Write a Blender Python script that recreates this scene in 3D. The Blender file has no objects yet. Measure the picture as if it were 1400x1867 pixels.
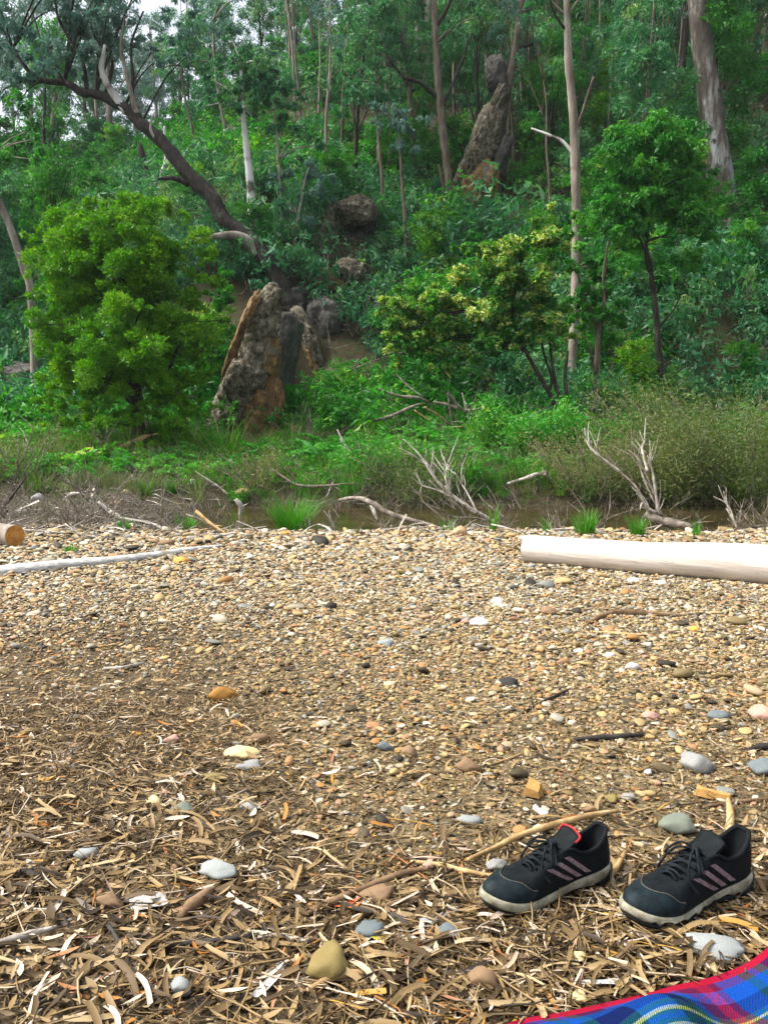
import bpy, math, random
import numpy as np
from mathutils import Vector, Matrix

random.seed(11)
rng = np.random.default_rng(11)
SC = bpy.context.scene
COL = SC.collection
R = math.radians

# ------------------------------------------------------------------ camera
CAM_H, FPX, PITCH = 0.9, 1553.0, R(6.7)
cam = bpy.data.cameras.new('camera')
cam.sensor_fit = 'VERTICAL'; cam.sensor_height = 36.0
cam.lens = 36.0 * FPX / 1867.0
cam.clip_start = 0.05; cam.clip_end = 1000
camo = bpy.data.objects.new('camera', cam)
camo.location = (0, 0, CAM_H); camo.rotation_euler = (R(90) - PITCH, 0, 0)
COL.objects.link(camo); SC.camera = camo

# ------------------------------------------------------------------ light
SUN_EL, SUN_AZ = R(54), R(270)          # azimuth clockwise from +Y: high, from the left and beyond, where the sky is open
w = bpy.data.worlds.new('World'); SC.world = w; w.use_nodes = True
nt = w.node_tree; nt.nodes.clear()
sky = nt.nodes.new('ShaderNodeTexSky'); sky.sky_type = 'NISHITA'; sky.sun_disc = False
sky.sun_elevation = SUN_EL; sky.sun_rotation = SUN_AZ
sky.air_density = 1.0; sky.dust_density = 6.0; sky.ozone_density = 0.6; sky.altitude = 200
cloud_mix = nt.nodes.new('ShaderNodeHueSaturation')      # thin overcast: the same sky, greyer
cloud_mix.inputs['Saturation'].default_value = .42; cloud_mix.inputs['Value'].default_value = .74
bg = nt.nodes.new('ShaderNodeBackground'); bg.inputs[1].default_value = 0.15
wo = nt.nodes.new('ShaderNodeOutputWorld')
nt.links.new(sky.outputs[0], cloud_mix.inputs['Color']); nt.links.new(cloud_mix.outputs[0], bg.inputs[0]); nt.links.new(bg.outputs[0], wo.inputs[0])
sun = bpy.data.lights.new('sun', 'SUN'); sun.energy = 1.5; sun.angle = R(18); sun.color = (1.0, 0.95, 0.86)
suno = bpy.data.objects.new('sun', sun); COL.objects.link(suno)
sd = Vector((math.sin(SUN_AZ) * math.cos(SUN_EL), math.cos(SUN_AZ) * math.cos(SUN_EL), math.sin(SUN_EL)))
suno.rotation_euler = sd.to_track_quat('Z', 'Y').to_euler()
suno.location = sd * 30
vs = SC.view_settings; vs.view_transform = 'Standard'; vs.look = 'None'; vs.gamma = 1.0
vs.exposure = 1.62; vs.use_curve_mapping = False
cy = SC.cycles
cy.use_denoising = True
cy.max_bounces = 6; cy.diffuse_bounces = 3; cy.glossy_bounces = 2; cy.transmission_bounces = 4
cy.transparent_max_bounces = 4; cy.sample_clamp_indirect = 6.0; cy.caustics_reflective = False; cy.caustics_refractive = False

# ------------------------------------------------------------------ terrain function
def sm(a, b, t):
    t = np.clip((np.asarray(t, float) - a) / (b - a), 0, 1)
    return t * t * (3 - 2 * t)
_ns = [(rng.uniform(0, 6.28), rng.uniform(0, 6.28), rng.uniform(.8, 1.25)) for _ in range(24)]
def wav(x, y, f, k0=0, n=6):
    s = 0
    for i in range(n):
        a, p, q = _ns[(k0 + i) % 24]
        s = s + np.sin((x * math.cos(a) + y * math.sin(a)) * f * q + p)
    return s / n
WATER_Z = -0.29
def shore(x):
    return 7.55 + .12 * np.sin(x * 1.7 + .4) + .07 * np.sin(x * 4.1)
def H(x, y):
    x = np.asarray(x, float); y = np.asarray(y, float)
    z = -0.03 * np.clip(y - 2.5, 0, 5)
    z = z + .018 * wav(x, y, 1.6, 0) + .006 * wav(x, y, 7, 5)
    fade = sm(-2.7, -1.5, x)
    ys = shore(x)
    ch = sm(ys, ys + .9, y) * (1 - sm(10.3, 11.3 + .25 * np.sin(x * 2.1), y))
    z = z - .42 * ch * fade - .06 * ch * (1 - fade)
    z = z + .68 * sm(10, 15.2, y) + (.12 * wav(x, y, 1.1, 9) + .08 * wav(x, y, 2.7, 17)) * sm(10.3, 12, y)
    foot = 15.0 + 2.6 * sm(-4.0, -9.0, x) + .5 * np.sin(x * .55 + 1)
    t = np.clip(y - foot, 0, None)
    hill = .76 * (np.sqrt(t * t + 1.0) - 1.0) + t * .02
    crest = 11.6 + 24.4 * sm(-7, 7, x) + .6 * np.sin(x * .6)
    hill = crest * (1 - np.exp(-np.power(np.clip(hill / crest, 0, 6), 2.2) * 1.25)) ** (1 / 2.2) / 1.0
    z = z + hill + .35 * wav(x, y, .8, 13) * sm(foot, foot + 4, y) + .12 * wav(x, y, 2.4, 3) * sm(foot, foot + 2, y)
    z = z - 2.4 * np.exp(-(np.abs(x + 1.66) / .44) ** 3 - (np.abs(y - 16.9) / 1.15) ** 3)       # hollow between the rock slabs
    return z
def h(x, y): return float(H(x, y))

def ray(px, py):
    a = (px - 700.0) / FPX; b = (933.5 - py) / FPX
    return Vector((a, math.cos(PITCH) + b * math.sin(PITCH), -math.sin(PITCH) + b * math.cos(PITCH)))
def at(px, py, Y):
    d = ray(px, py); return Vector((0, 0, CAM_H)) + d * (Y / d.y)
_TS = np.concatenate([np.arange(.6, 4, .01), np.arange(4, 12, .03), np.arange(12, 90, .08)])
def gp(px, py):
    d = ray(px, py); o = Vector((0, 0, CAM_H))
    z = CAM_H + d.z * _TS; k = np.nonzero(z <= np.maximum(H(d.x * _TS, d.y * _TS), WATER_Z))[0]
    if not len(k): return o + d * 90
    i = int(k[0]); lo, hi = (_TS[i - 1] if i else .5), _TS[i]
    for _ in range(3):
        t = np.linspace(lo, hi, 9); j = np.nonzero(CAM_H + d.z * t <= np.maximum(H(d.x * t, d.y * t), WATER_Z))[0]
        if not len(j): break
        lo, hi = t[max(0, j[0] - 1)], t[j[0]]
    return o + d * float(hi)
def proj(x, y, z):
    z = np.asarray(z) - CAM_H; f = y * math.cos(PITCH) - z * math.sin(PITCH); u = y * math.sin(PITCH) + z * math.cos(PITCH)
    return 700 + FPX * np.asarray(x) / f, 933.5 - FPX * u / f
BL_EDGE = [(720, 2000), (915, 1892), (1040, 1864), (1170, 1834), (1226, 1818), (1300, 1800), (1408, 1760), (1560, 1705), (1750, 1650)]
def on_blanket(x, y, z):
    px, py = proj(x, y, z); e = np.interp(px, [p[0] for p in BL_EDGE], [p[1] for p in BL_EDGE], left=9999)
    return py > e - 14
def pxm(n, Y): return n * Y / FPX          # size in metres of n photo pixels at depth Y

# ------------------------------------------------------------------ mesh helpers
def tag(o, label=None, cat=None, group=None, kind=None, tint=None):
    if label: o['label'] = label
    if cat: o['category'] = cat
    if group: o['group'] = group
    if kind: o['kind'] = kind
    if tint is not None: o['tint'] = float(tint)
    return o
def link(name, me, mat=None, parent=None, loc=None):
    o = bpy.data.objects.new(name, me); COL.objects.link(o)
    if mat is not None and len(me.materials) == 0: me.materials.append(mat)
    if parent is not None: o.parent = parent
    if loc is not None: o.location = loc
    return o
def empty(name, loc):
    o = bpy.data.objects.new(name, None); COL.objects.link(o); o.location = loc
    o.empty_display_size = .1
    bpy.context.view_layer.update()
    return o
def part(name, me, mat, root):
    """mesh written in world coordinates -> child of an empty that has only a location"""
    o = link(name, me, mat, root); o.location = (0, 0, 0)
    o.matrix_parent_inverse = Matrix.Translation(-Vector(root.location))
    return o
def mk(name, V, F, smooth=True, attr=None):
    me = bpy.data.meshes.new(name)
    V = np.asarray(V, np.float32).reshape(-1, 3)
    if isinstance(F, np.ndarray):
        k = F.shape[1]; n = len(F)
        me.vertices.add(len(V)); me.vertices.foreach_set('co', V.ravel())
        me.loops.add(n * k); me.loops.foreach_set('vertex_index', F.astype(np.int32).ravel())
        me.polygons.add(n)
        me.polygons.foreach_set('loop_start', np.arange(n, dtype=np.int32) * k)
        me.update(calc_edges=True)
    else:
        me.from_pydata([tuple(map(float, v)) for v in V], [], F); me.update()
    if smooth and len(me.polygons):
        me.polygons.foreach_set('use_smooth', np.ones(len(me.polygons), bool))
    if attr is not None:
        a = me.attributes.new('leaf', 'FLOAT', 'FACE'); a.data.foreach_set('value', np.asarray(attr, np.float32))
    return me
def crom(P, n):
    """Catmull-Rom resample of an open polyline of k-vectors to n points"""
    P = np.asarray(P, float)
    if len(P) == 2: 
        t = np.linspace(0, 1, n)[:, None]; return P[0] * (1 - t) + P[1] * t
    Q = np.vstack([2 * P[0] - P[1], P, 2 * P[-1] - P[-2]])
    u = np.linspace(0, len(P) - 1 - 1e-6, n); i = u.astype(int); f = (u - i)[:, None]
    a, b, c, d = Q[i], Q[i + 1], Q[i + 2], Q[i + 3]
    return .5 * (2 * b + (c - a) * f + (2 * a - 5 * b + 4 * c - d) * f ** 2 + (3 * b - a - 3 * c + d) * f ** 3)
def tube(pts, rad, n=None, sides=8, lump=.0, seed=0, cap=True, flat=1.0):
    """returns V, F(list). pts: polyline, rad: radii at the polyline points"""
    pts = np.asarray([tuple(p) for p in pts], float)
    rad = np.asarray(rad, float) if np.ndim(rad) else np.full(len(pts), float(rad))
    n = n or max(4, (len(pts) - 1) * 4 + 1)
    PR = crom(np.hstack([pts, rad[:, None]]), n); P, r = PR[:, :3], np.clip(PR[:, 3], 1e-4, None)
    T = np.gradient(P, axis=0); T /= np.linalg.norm(T, axis=1)[:, None] + 1e-9
    up = np.array([0, 0, 1.0]) if abs(T[0][2]) < .8 else np.array([1.0, 0, 0])
    rg = np.random.default_rng(seed); V = []
    ph = rg.uniform(0, 6.28, 4)
    N0 = None
    for k in range(n):
        t = T[k]
        A = up - t * up.dot(t) if N0 is None else N0 - t * N0.dot(t)
        A /= np.linalg.norm(A) + 1e-9; N0 = A
        B = np.cross(t, A)
        for j in range(sides):
            an = 2 * math.pi * j / sides
            q = 1 + lump * (.5 * math.sin(2 * an + ph[0] + k * .7) + .5 * math.sin(3 * an + ph[1] - k * .45) + .6 * math.sin(k * 1.1 + ph[2]) + rg.normal() * .35)
            V.append(P[k] + (A * math.cos(an) * flat + B * math.sin(an)) * r[k] * q)
    F = []
    for k in range(n - 1):
        for j in range(sides):
            a = k * sides + j; b = k * sides + (j + 1) % sides
            F.append((a, b, b + sides, a + sides))
    if cap:
        F.append(tuple(range(sides))[::-1]); F.append(tuple((n - 1) * sides + j for j in range(sides)))
    return np.array(V), F
def tmesh(name, *a, **k):
    V, F = tube(*a, **k); return mk(name, V, F)
def merge(parts):
    V, F, o = [], [], 0
    for v, f in parts:
        V.append(np.asarray(v)); F += [tuple(i + o for i in q) for q in f]; o += len(v)
    return np.vstack(V), F

import bmesh
def ico(sub):
    bm = bmesh.new(); bmesh.ops.create_icosphere(bm, subdivisions=sub, radius=1)
    V = np.array([v.co[:] for v in bm.verts]); F = np.array([[v.index for v in f.verts] for f in bm.faces]); bm.free()
    return V, F
ICO = {s: ico(s) for s in (1, 2, 3, 4)}
def rock_vf(seed, sub=3, planes=14, soft=.55, rough=.03, scale=(1, 1, 1)):
    """a sphere cut by random planes: a facetted stone of unit size"""
    rg = np.random.default_rng(seed); D, F = ICO[sub]
    nrm = rg.normal(size=(planes, 3)); nrm /= np.linalg.norm(nrm, axis=1)[:, None]
    off = rg.uniform(.62, .98, planes)
    dots = D @ nrm.T
    rr = np.min(np.where(dots > .05, off / np.clip(dots, .05, None), 9), axis=1)
    rr = np.clip(rr, 0, 1.25); rr = rr * (1 - soft) + soft * (.9)
    V = D * rr[:, None]
    if rough:
        f = rg.uniform(2, 4, (6, 3)) * rg.choice([-1, 1], (6, 3)); p = rg.uniform(0, 6.28, 6)
        V = V * (1 + rough * np.sin(V @ f.T * 1.6 + p).sum(1) / 2)[:, None]
        if sub >= 3: V = V * (1 + rough * .5 * np.sin(V @ f.T * 5.1 + p).sum(1) / 2)[:, None]
    return V * np.asarray(scale), F
def block_vf(seed, n=18):
    """a split block of stone: a box with chipped edges, bedding steps and a rough face"""
    rg = np.random.default_rng(seed); V, F, key = [], [], {}
    def vid(p):
        k = tuple(np.round(p, 5))
        if k not in key: key[k] = len(V); V.append(p)
        return key[k]
    g = np.linspace(-1, 1, n + 1)
    for ax in range(3):
        for sg in (-1, 1):
            for i in range(n):
                for j in range(n):
                    q = []
                    for a, b in ((0, 0), (1, 0), (1, 1), (0, 1)):
                        p = np.zeros(3); p[ax] = sg; p[(ax + 1) % 3] = g[i + a]; p[(ax + 2) % 3] = g[j + b]; q.append(vid(p))
                    F.append(q if sg > 0 else q[::-1])
    V = np.array(V); L = np.linalg.norm(V, axis=1)
    V = V / np.power((np.abs(V) ** 5).sum(1), 1 / 5)[:, None]
    nr = rg.normal(size=(9, 3)); nr /= np.linalg.norm(nr, axis=1)[:, None]; of = rg.uniform(.75, 1.15, 9)      # chipped planes
    for k in range(9):
        d = V @ nr[k] - of[k]; V = V - np.clip(d, 0, None)[:, None] * nr[k] * .9
    D = unit(V); ph = rg.uniform(0, 6.28, 12); fr = rg.normal(size=(12, 3))
    low = sum(np.sin(V @ fr[k] * 2.6 + ph[k]) for k in range(5)) / 5
    st = V[:, 2] * 3.2 + low * .9; step = (st - np.floor(st)); ledge = np.where(step < .16, -1.0, .25 * np.sin(np.floor(st) * 12.9 + ph[0]))
    cr = V @ fr[9] * 1.1 + .5 * low; crk = np.where(np.abs(cr - np.round(cr)) < .05, -1.0, 0)
    mid = sum(np.sin(V @ fr[k] * 8.5 + ph[k]) for k in range(5, 9)) / 4
    return V + D * (.16 * low + .07 * ledge + .07 * crk + .05 * mid + .022 * rg.normal(size=len(V)))[:, None], np.array(F)
def rock_me(name, seed, **k):
    V, F = rock_vf(seed, **k); return mk(name, V, F)

# leaves ------------------------------------------------------------------
def unit(a): return a / (np.linalg.norm(a, axis=1)[:, None] + 1e-9)
def leaf_vf(C, axis, L, W, rg, fold=.25):
    n = len(C); axis = unit(axis)
    rnd = unit(rg.normal(size=(n, 3))); side = unit(np.cross(axis, rnd)); nor = np.cross(side, axis)
    L = np.broadcast_to(L, n)[:, None]; W = np.broadcast_to(W, n)[:, None]
    b = C - axis * L * .5; t = C + axis * L * .5 - nor * L * .12
    m = C - axis * L * .08 + nor * W * fold
    V = np.stack([b, m + side * W * .5, t, m - side * W * .5], 1).reshape(-1, 3)
    return V, np.arange(n * 4).reshape(n, 4)
def cloud(name, clumps, per, L, W, seed, droop=0.0, flat=.75, outward=.5, hollow=.45, tintvar=.5, var=.35, lv=.35):
    """a crown: leaves spread in many clumps. clumps: (x,y,z,r)"""
    rg = np.random.default_rng(seed); Cs, As, Ts = [], [], []
    cl = np.asarray(clumps, float); vol = cl[:, 3] ** 2; vol = vol / vol.mean()
    for (x, y, z, r), q in zip(cl, vol):
        n = max(6, int(per * q))
        d = unit(rg.normal(size=(n, 3))); rad = (hollow + (1 - hollow) * rg.random(n) ** .6) * r * rg.uniform(.75, 1.12, n)
        # several sub-tufts so that the clump has its own lights and darks
        k = max(3, n // 45); td = unit(rg.normal(size=(k, 3))); td[:, 2] = td[:, 2] * .8 + .15
        j = rg.integers(0, k, n); d = unit(d * .55 + td[j])
        p = d * rad[:, None]; p[:, 2] *= flat
        Cs.append(p + (x, y, z))
        ax = d * outward + rg.normal(size=(n, 3)) * .6; ax[:, 2] -= droop
        As.append(ax); Ts.append(np.clip(.5 + (rg.random() - .5) * tintvar + (rg.random(k)[j] - .5) * tintvar * .6 + (rg.random(n) - .5) * lv, 0, 1))
    C, A, T = np.vstack(Cs), np.vstack(As), np.concatenate(Ts); n = len(C)
    V, F = leaf_vf(C, A, L * np.exp(rg.normal(0, var, n)), W * np.exp(rg.normal(0, var, n)), rg)
    return mk(name, V, F, smooth=False, attr=T)

# ------------------------------------------------------------------ materials
MATS = {}
def nodes(m):
    m.use_nodes = True; t = m.node_tree; t.nodes.clear()
    return t
def N(t, typ, **kw):
    n = t.nodes.new(typ)
    for k, v in kw.items():
        if k.startswith('i_'):
            key = k[2:]; n.inputs[int(key) if key.isdigit() else key].default_value = v
        else: setattr(n, k, v)
    return n
def ramp(t, stops, interp='LINEAR'):
    r = t.nodes.new('ShaderNodeValToRGB'); e = r.color_ramp.elements; r.color_ramp.interpolation = interp
    while len(e) > 1: e.remove(e[-1])
    e[0].position = stops[0][0]; e[0].color = (*stops[0][1], 1)
    for p, c in stops[1:]:
        x = e.new(p); x.color = (*c, 1)
    return r
def math_(t, op, a, b=None):
    n = t.nodes.new('ShaderNodeMath'); n.operation = op
    for i, v in enumerate((a, b)):
        if v is None: continue
        if isinstance(v, (int, float)): n.inputs[i].default_value = v
        else: t.links.new(v, n.inputs[i])
    return n.outputs[0]
def mixc(t, fac, a, b, mode='MIX'):
    n = t.nodes.new('ShaderNodeMix'); n.data_type = 'RGBA'; n.blend_type = mode
    for s, v in ((0, fac), (6, a), (7, b)):
        if isinstance(v, (int, float)): n.inputs[s].default_value = v
        elif isinstance(v, tuple): n.inputs[s].default_value = (*v, 1)
        else: t.links.new(v, n.inputs[s])
    return n.outputs[2]
def out(t, sh):
    o = t.nodes.new('ShaderNodeOutputMaterial'); t.links.new(sh, o.inputs[0])
def m_noise(name, stops, scale=8, stretch=(1, 1, 1), rough=.85, bump=.4, bscale=None, detail=6, tint=0, coord='Object', second=None, bdist=.01, spec=.3):
    """noise-driven ramp on Principled with bump; tint>0 adds the per-object/instance tint to the ramp position"""
    m = bpy.data.materials.new(name); t = nodes(m); MATS[name] = m
    tc = N(t, 'ShaderNodeTexCoord'); mp = N(t, 'ShaderNodeMapping'); mp.inputs['Scale'].default_value = stretch
    t.links.new(tc.outputs[coord], mp.inputs[0])
    nz = N(t, 'ShaderNodeTexNoise', i_Scale=scale, i_Detail=detail, i_Roughness=.62); t.links.new(mp.outputs[0], nz.inputs['Vector'])
    fac = nz.outputs[0]
    if tint:
        at_ = N(t, 'ShaderNodeAttribute', attribute_type='INSTANCER', attribute_name='tint')
        fac = math_(t, 'ADD', math_(t, 'MULTIPLY', at_.outputs['Fac'], tint), math_(t, 'MULTIPLY', math_(t, 'SUBTRACT', fac, .5), 1 - tint if tint < 1 else .12))
    rp = ramp(t, stops); t.links.new(fac, rp.inputs[0]); col = rp.outputs[0]
    if second:
        sc2, thr, c2 = second
        n2 = N(t, 'ShaderNodeTexNoise', i_Scale=sc2, i_Detail=4.0); t.links.new(tc.outputs[coord], n2.inputs['Vector'])
        mr = N(t, 'ShaderNodeMapRange'); mr.inputs[1].default_value = thr; mr.inputs[2].default_value = thr + .08
        t.links.new(n2.outputs[0], mr.inputs[0]); col = mixc(t, mr.outputs[0], col, c2)
    p = N(t, 'ShaderNodeBsdfPrincipled', i_Roughness=rough); p.inputs['Specular IOR Level'].default_value = spec
    t.links.new(col, p.inputs['Base Color'])
    if bump:
        nb = N(t, 'ShaderNodeTexNoise', i_Scale=bscale or scale * 2.5, i_Detail=5.0); t.links.new(mp.outputs[0], nb.inputs['Vector'])
        b = N(t, 'ShaderNodeBump', i_Strength=bump, i_Distance=bdist); t.links.new(nb.outputs[0], b.inputs['Height']); t.links.new(b.outputs[0], p.inputs['Normal'])
    out(t, p.outputs[0]); return m
def m_leaf(name, stops, rough=.5, trans=.35, tcol=None, spec=.35, solo=False):
    m = bpy.data.materials.new(name); t = nodes(m); MATS[name] = m
    a = N(t, 'ShaderNodeAttribute', attribute_name='leaf'); b = N(t, 'ShaderNodeAttribute', attribute_type='INSTANCER', attribute_name='tint')
    f = math_(t, 'ADD', a.outputs['Fac'], math_(t, 'MULTIPLY', math_(t, 'SUBTRACT', b.outputs['Fac'], .5), .7))
    if solo: f = b.outputs['Fac']
    rp = ramp(t, stops); t.links.new(f, rp.inputs[0])
    p = N(t, 'ShaderNodeBsdfPrincipled', i_Roughness=rough); p.inputs['Specular IOR Level'].default_value = spec
    t.links.new(rp.outputs[0], p.inputs['Base Color'])
    tr = N(t, 'ShaderNodeBsdfTranslucent'); c = mixc(t, 1.0, rp.outputs[0], tcol or (1.3, 1.6, .6), 'MULTIPLY'); t.links.new(c, tr.inputs[0])
    mx = N(t, 'ShaderNodeMixShader', i_0=trans); t.links.new(p.outputs[0], mx.inputs[1]); t.links.new(tr.outputs[0], mx.inputs[2])
    out(t, mx.outputs[0]); return m

G_WATTLE = m_leaf('wattle_leaf', [(0, (.022, .115, .002)), (.4, (.065, .230, .003)), (.7, (.145, .315, .005)), (1, (.32, .40, .010))], trans=.36)
G_EUC = m_leaf('eucalypt_leaf', [(0, (.020, .105, .050)), (.5, (.045, .185, .080)), (.8, (.095, .25, .090)), (1, (.21, .31, .09))], tcol=(1.1, 1.5, .8), trans=.36)
G_EUCB = m_leaf('blue_eucalypt_leaf', [(0, (.045, .12, .105)), (.5, (.090, .20, .165)), (1, (.18, .28, .21))], tcol=(1.0, 1.25, 1.0), trans=.36)
G_GREEN = m_leaf('green_shrub_leaf', [(0, (.012, .11, .012)), (.5, (.034, .215, .020)), (.85, (.085, .30, .020)), (1, (.19, .34, .03))], trans=.36)
G_FLOWER = m_leaf('flowering_shrub_leaf', [(0, (.018, .12, .020)), (.36, (.045, .21, .028)), (.60, (.10, .27, .035)), (.70, (.42, .47, .11)), (1, (.70, .68, .26))], trans=.36)
G_FERN = m_leaf('fern_leaf', [(0, (.020, .145, .018)), (.5, (.050, .27, .030)), (.85, (.12, .36, .038)), (1, (.28, .38, .05))], trans=.36)
G_GRASS = m_leaf('grass_blade', [(0, (.020, .12, .006)), (.5, (.048, .22, .012)), (.85, (.13, .27, .03)), (1, (.32, .30, .11))])
G_OLIVE = m_leaf('olive_feathery_leaf', [(0, (.055, .10, .028)), (.5, (.115, .175, .045)), (.8, (.20, .215, .070)), (1, (.28, .22, .12))], tcol=(1.2, 1.3, .7))
G_DRY = m_leaf('dry_leaf', [(0, (.014, .009, .005)), (.2, (.062, .038, .015)), (.42, (.150, .098, .040)), (.6, (.285, .190, .080)), (.74, (.42, .315, .170)), (.86, (.56, .49, .40)), (.93, (.34, .125, .030)), (1, (.45, .28, .04))], trans=.12, tcol=(1.1, .9, .6), rough=.6, solo=True)

BARK_DARK = m_noise('dark_bark', [(.3, (.010, .008, .007)), (.55, (.034, .027, .022)), (.75, (.10, .08, .062))], 14, (1, 1, .25), bump=.9, bdist=.03)
BARK_BROWN = m_noise('brown_bark', [(.3, (.05, .036, .026)), (.5, (.13, .10, .075)), (.72, (.24, .20, .155))], 12, (1, 1, .2), bump=.8, bdist=.03)
BARK_PALE = m_noise('pale_bark', [(.30, (.10, .08, .062)), (.48, (.22, .185, .150)), (.62, (.36, .325, .28)), (.8, (.48, .45, .41))], 5, (1, 1, .22), bump=.3, second=(3.2, .60, (.15, .11, .08)))
BARK_WHITE = m_noise('white_bark', [(.3, (.30, .27, .24)), (.5, (.56, .54, .52)), (.7, (.72, .72, .72))], 4, (1, 1, .25), bump=.2, second=(2.2, .56, (.12, .10, .085)))
BARK_PATCH = m_noise('patchy_bark', [(.35, (.06, .048, .04)), (.50, (.14, .115, .095)), (.57, (.32, .30, .28)), (.66, (.60, .60, .61))], 2.6, (1.2, 1.2, .3), bump=.4, detail=5, second=(5, .62, (.07, .055, .045)))
WOOD_GREY = m_noise('weathered_wood', [(.28, (.20, .19, .17)), (.45, (.42, .41, .385)), (.62, (.66, .65, .63))], 5, (1.5, 5, 14), bump=.35, bdist=.008)
WOOD_DEAD = m_noise('dead_wood', [(.3, (.06, .046, .035)), (.5, (.17, .14, .11)), (.7, (.36, .32, .27))], 7, (2, 2, 2), bump=.6)
WOOD_WHITE = m_noise('bleached_wood', [(.3, (.17, .145, .12)), (.5, (.36, .325, .28)), (.7, (.60, .57, .52))], 9, (1.5, 1.5, 1.5), bump=.5)
STICK_BROWN = m_noise('brown_stick', [(.3, (.06, .035, .018)), (.5, (.17, .105, .055)), (.7, (.32, .22, .13))], 14, (1, 1, 1), bump=.6)
STICK_TAN = m_noise('tan_stick', [(.3, (.20, .12, .05)), (.5, (.38, .25, .11)), (.7, (.55, .42, .22))], 14, bump=.6)
STICK_DARK = m_noise('dark_stick', [(.3, (.012, .010, .009)), (.55, (.04, .035, .03)), (.75, (.10, .09, .075))], 14, bump=.6)
WOOD_CUT = m_noise('cut_wood', [(.3, (.30, .12, .025)), (.5, (.46, .21, .045)), (.7, (.58, .31, .09))], 18, (1, 1, 1), bump=.3)

ROCK = m_noise('lichen_rock', [(.30, (.018, .016, .011)), (.43, (.070, .058, .036)), (.54, (.15, .130, .088)), (.66, (.27, .25, .20)), (.8, (.42, .41, .36))], 11, (1, 1, .7), bump=1.0, bscale=16, bdist=.08, detail=9, second=(5.0, .60, (.050, .062, .018)))
ROCK_ORANGE = m_noise('orange_rock', [(.3, (.030, .020, .010)), (.5, (.15, .090, .036)), (.72, (.32, .20, .085))], 8, detail=9, bump=1.0, bscale=8, bdist=.06, second=(2.4, .58, (.16, .15, .13)))
ROCK_DARK_SHADED = m_noise('dark_and_shaded_rock', [(.3, (.02, .02, .018)), (.5, (.06, .055, .05)), (.72, (.15, .14, .12))], 4, bump=1.0, bscale=8, bdist=.06)  # dark stone; around the slab hollow this colour stands in for deep shade

PEB_STOPS = [(0, (.022, .018, .012)), (.12, (.070, .052, .026)), (.28, (.155, .114, .050)), (.42, (.265, .190, .080)), (.54, (.385, .290, .130)), (.62, (.33, .165, .046)), (.70, (.30, .165, .090)), (.78, (.39, .32, .195)), (.86, (.170, .178, .165)), (.92, (.56, .48, .33)), (1, (.78, .74, .66))]
PEB = m_noise('river_pebble', PEB_STOPS, 40, tint=.94, rough=.7, bump=.25, bscale=90, bdist=.002, spec=.35)
def stone_mat(name, c, v=.35, scale=30):
    a = tuple(x * (1 - v) for x in c); b = tuple(min(.85, x * (1 + v)) for x in c)
    return m_noise(name, [(.3, a), (.5, c), (.72, b)], scale, rough=.7, bump=.35, bscale=60, bdist=.004)
S_TAN = stone_mat('tan_stone', (.38, .26, .14)); S_CREAM = stone_mat('cream_stone', (.62, .50, .25)); S_WHITE = stone_mat('white_stone', (.76, .73, .69), .12)
S_RUST = stone_mat('rust_stone', (.30, .145, .025)); S_ORANGE = stone_mat('orange_stone', (.55, .30, .06)); S_GREY = stone_mat('grey_stone', (.25, .25, .24))
S_BLUE = stone_mat('blue_grey_stone', (.13, .155, .16)); S_PALEBLUE = stone_mat('pale_blue_stone', (.27, .29, .28)); S_BLACK = stone_mat('black_stone', (.03, .03, .026), .6)
S_OLIVE = stone_mat('olive_stone', (.21, .16, .055)); S_BROWN = stone_mat('brown_stone', (.22, .14, .075)); S_PINK = stone_mat('pink_stone', (.46, .27, .21)); S_GREEN = stone_mat('green_grey_stone', (.16, .18, .14))

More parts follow.
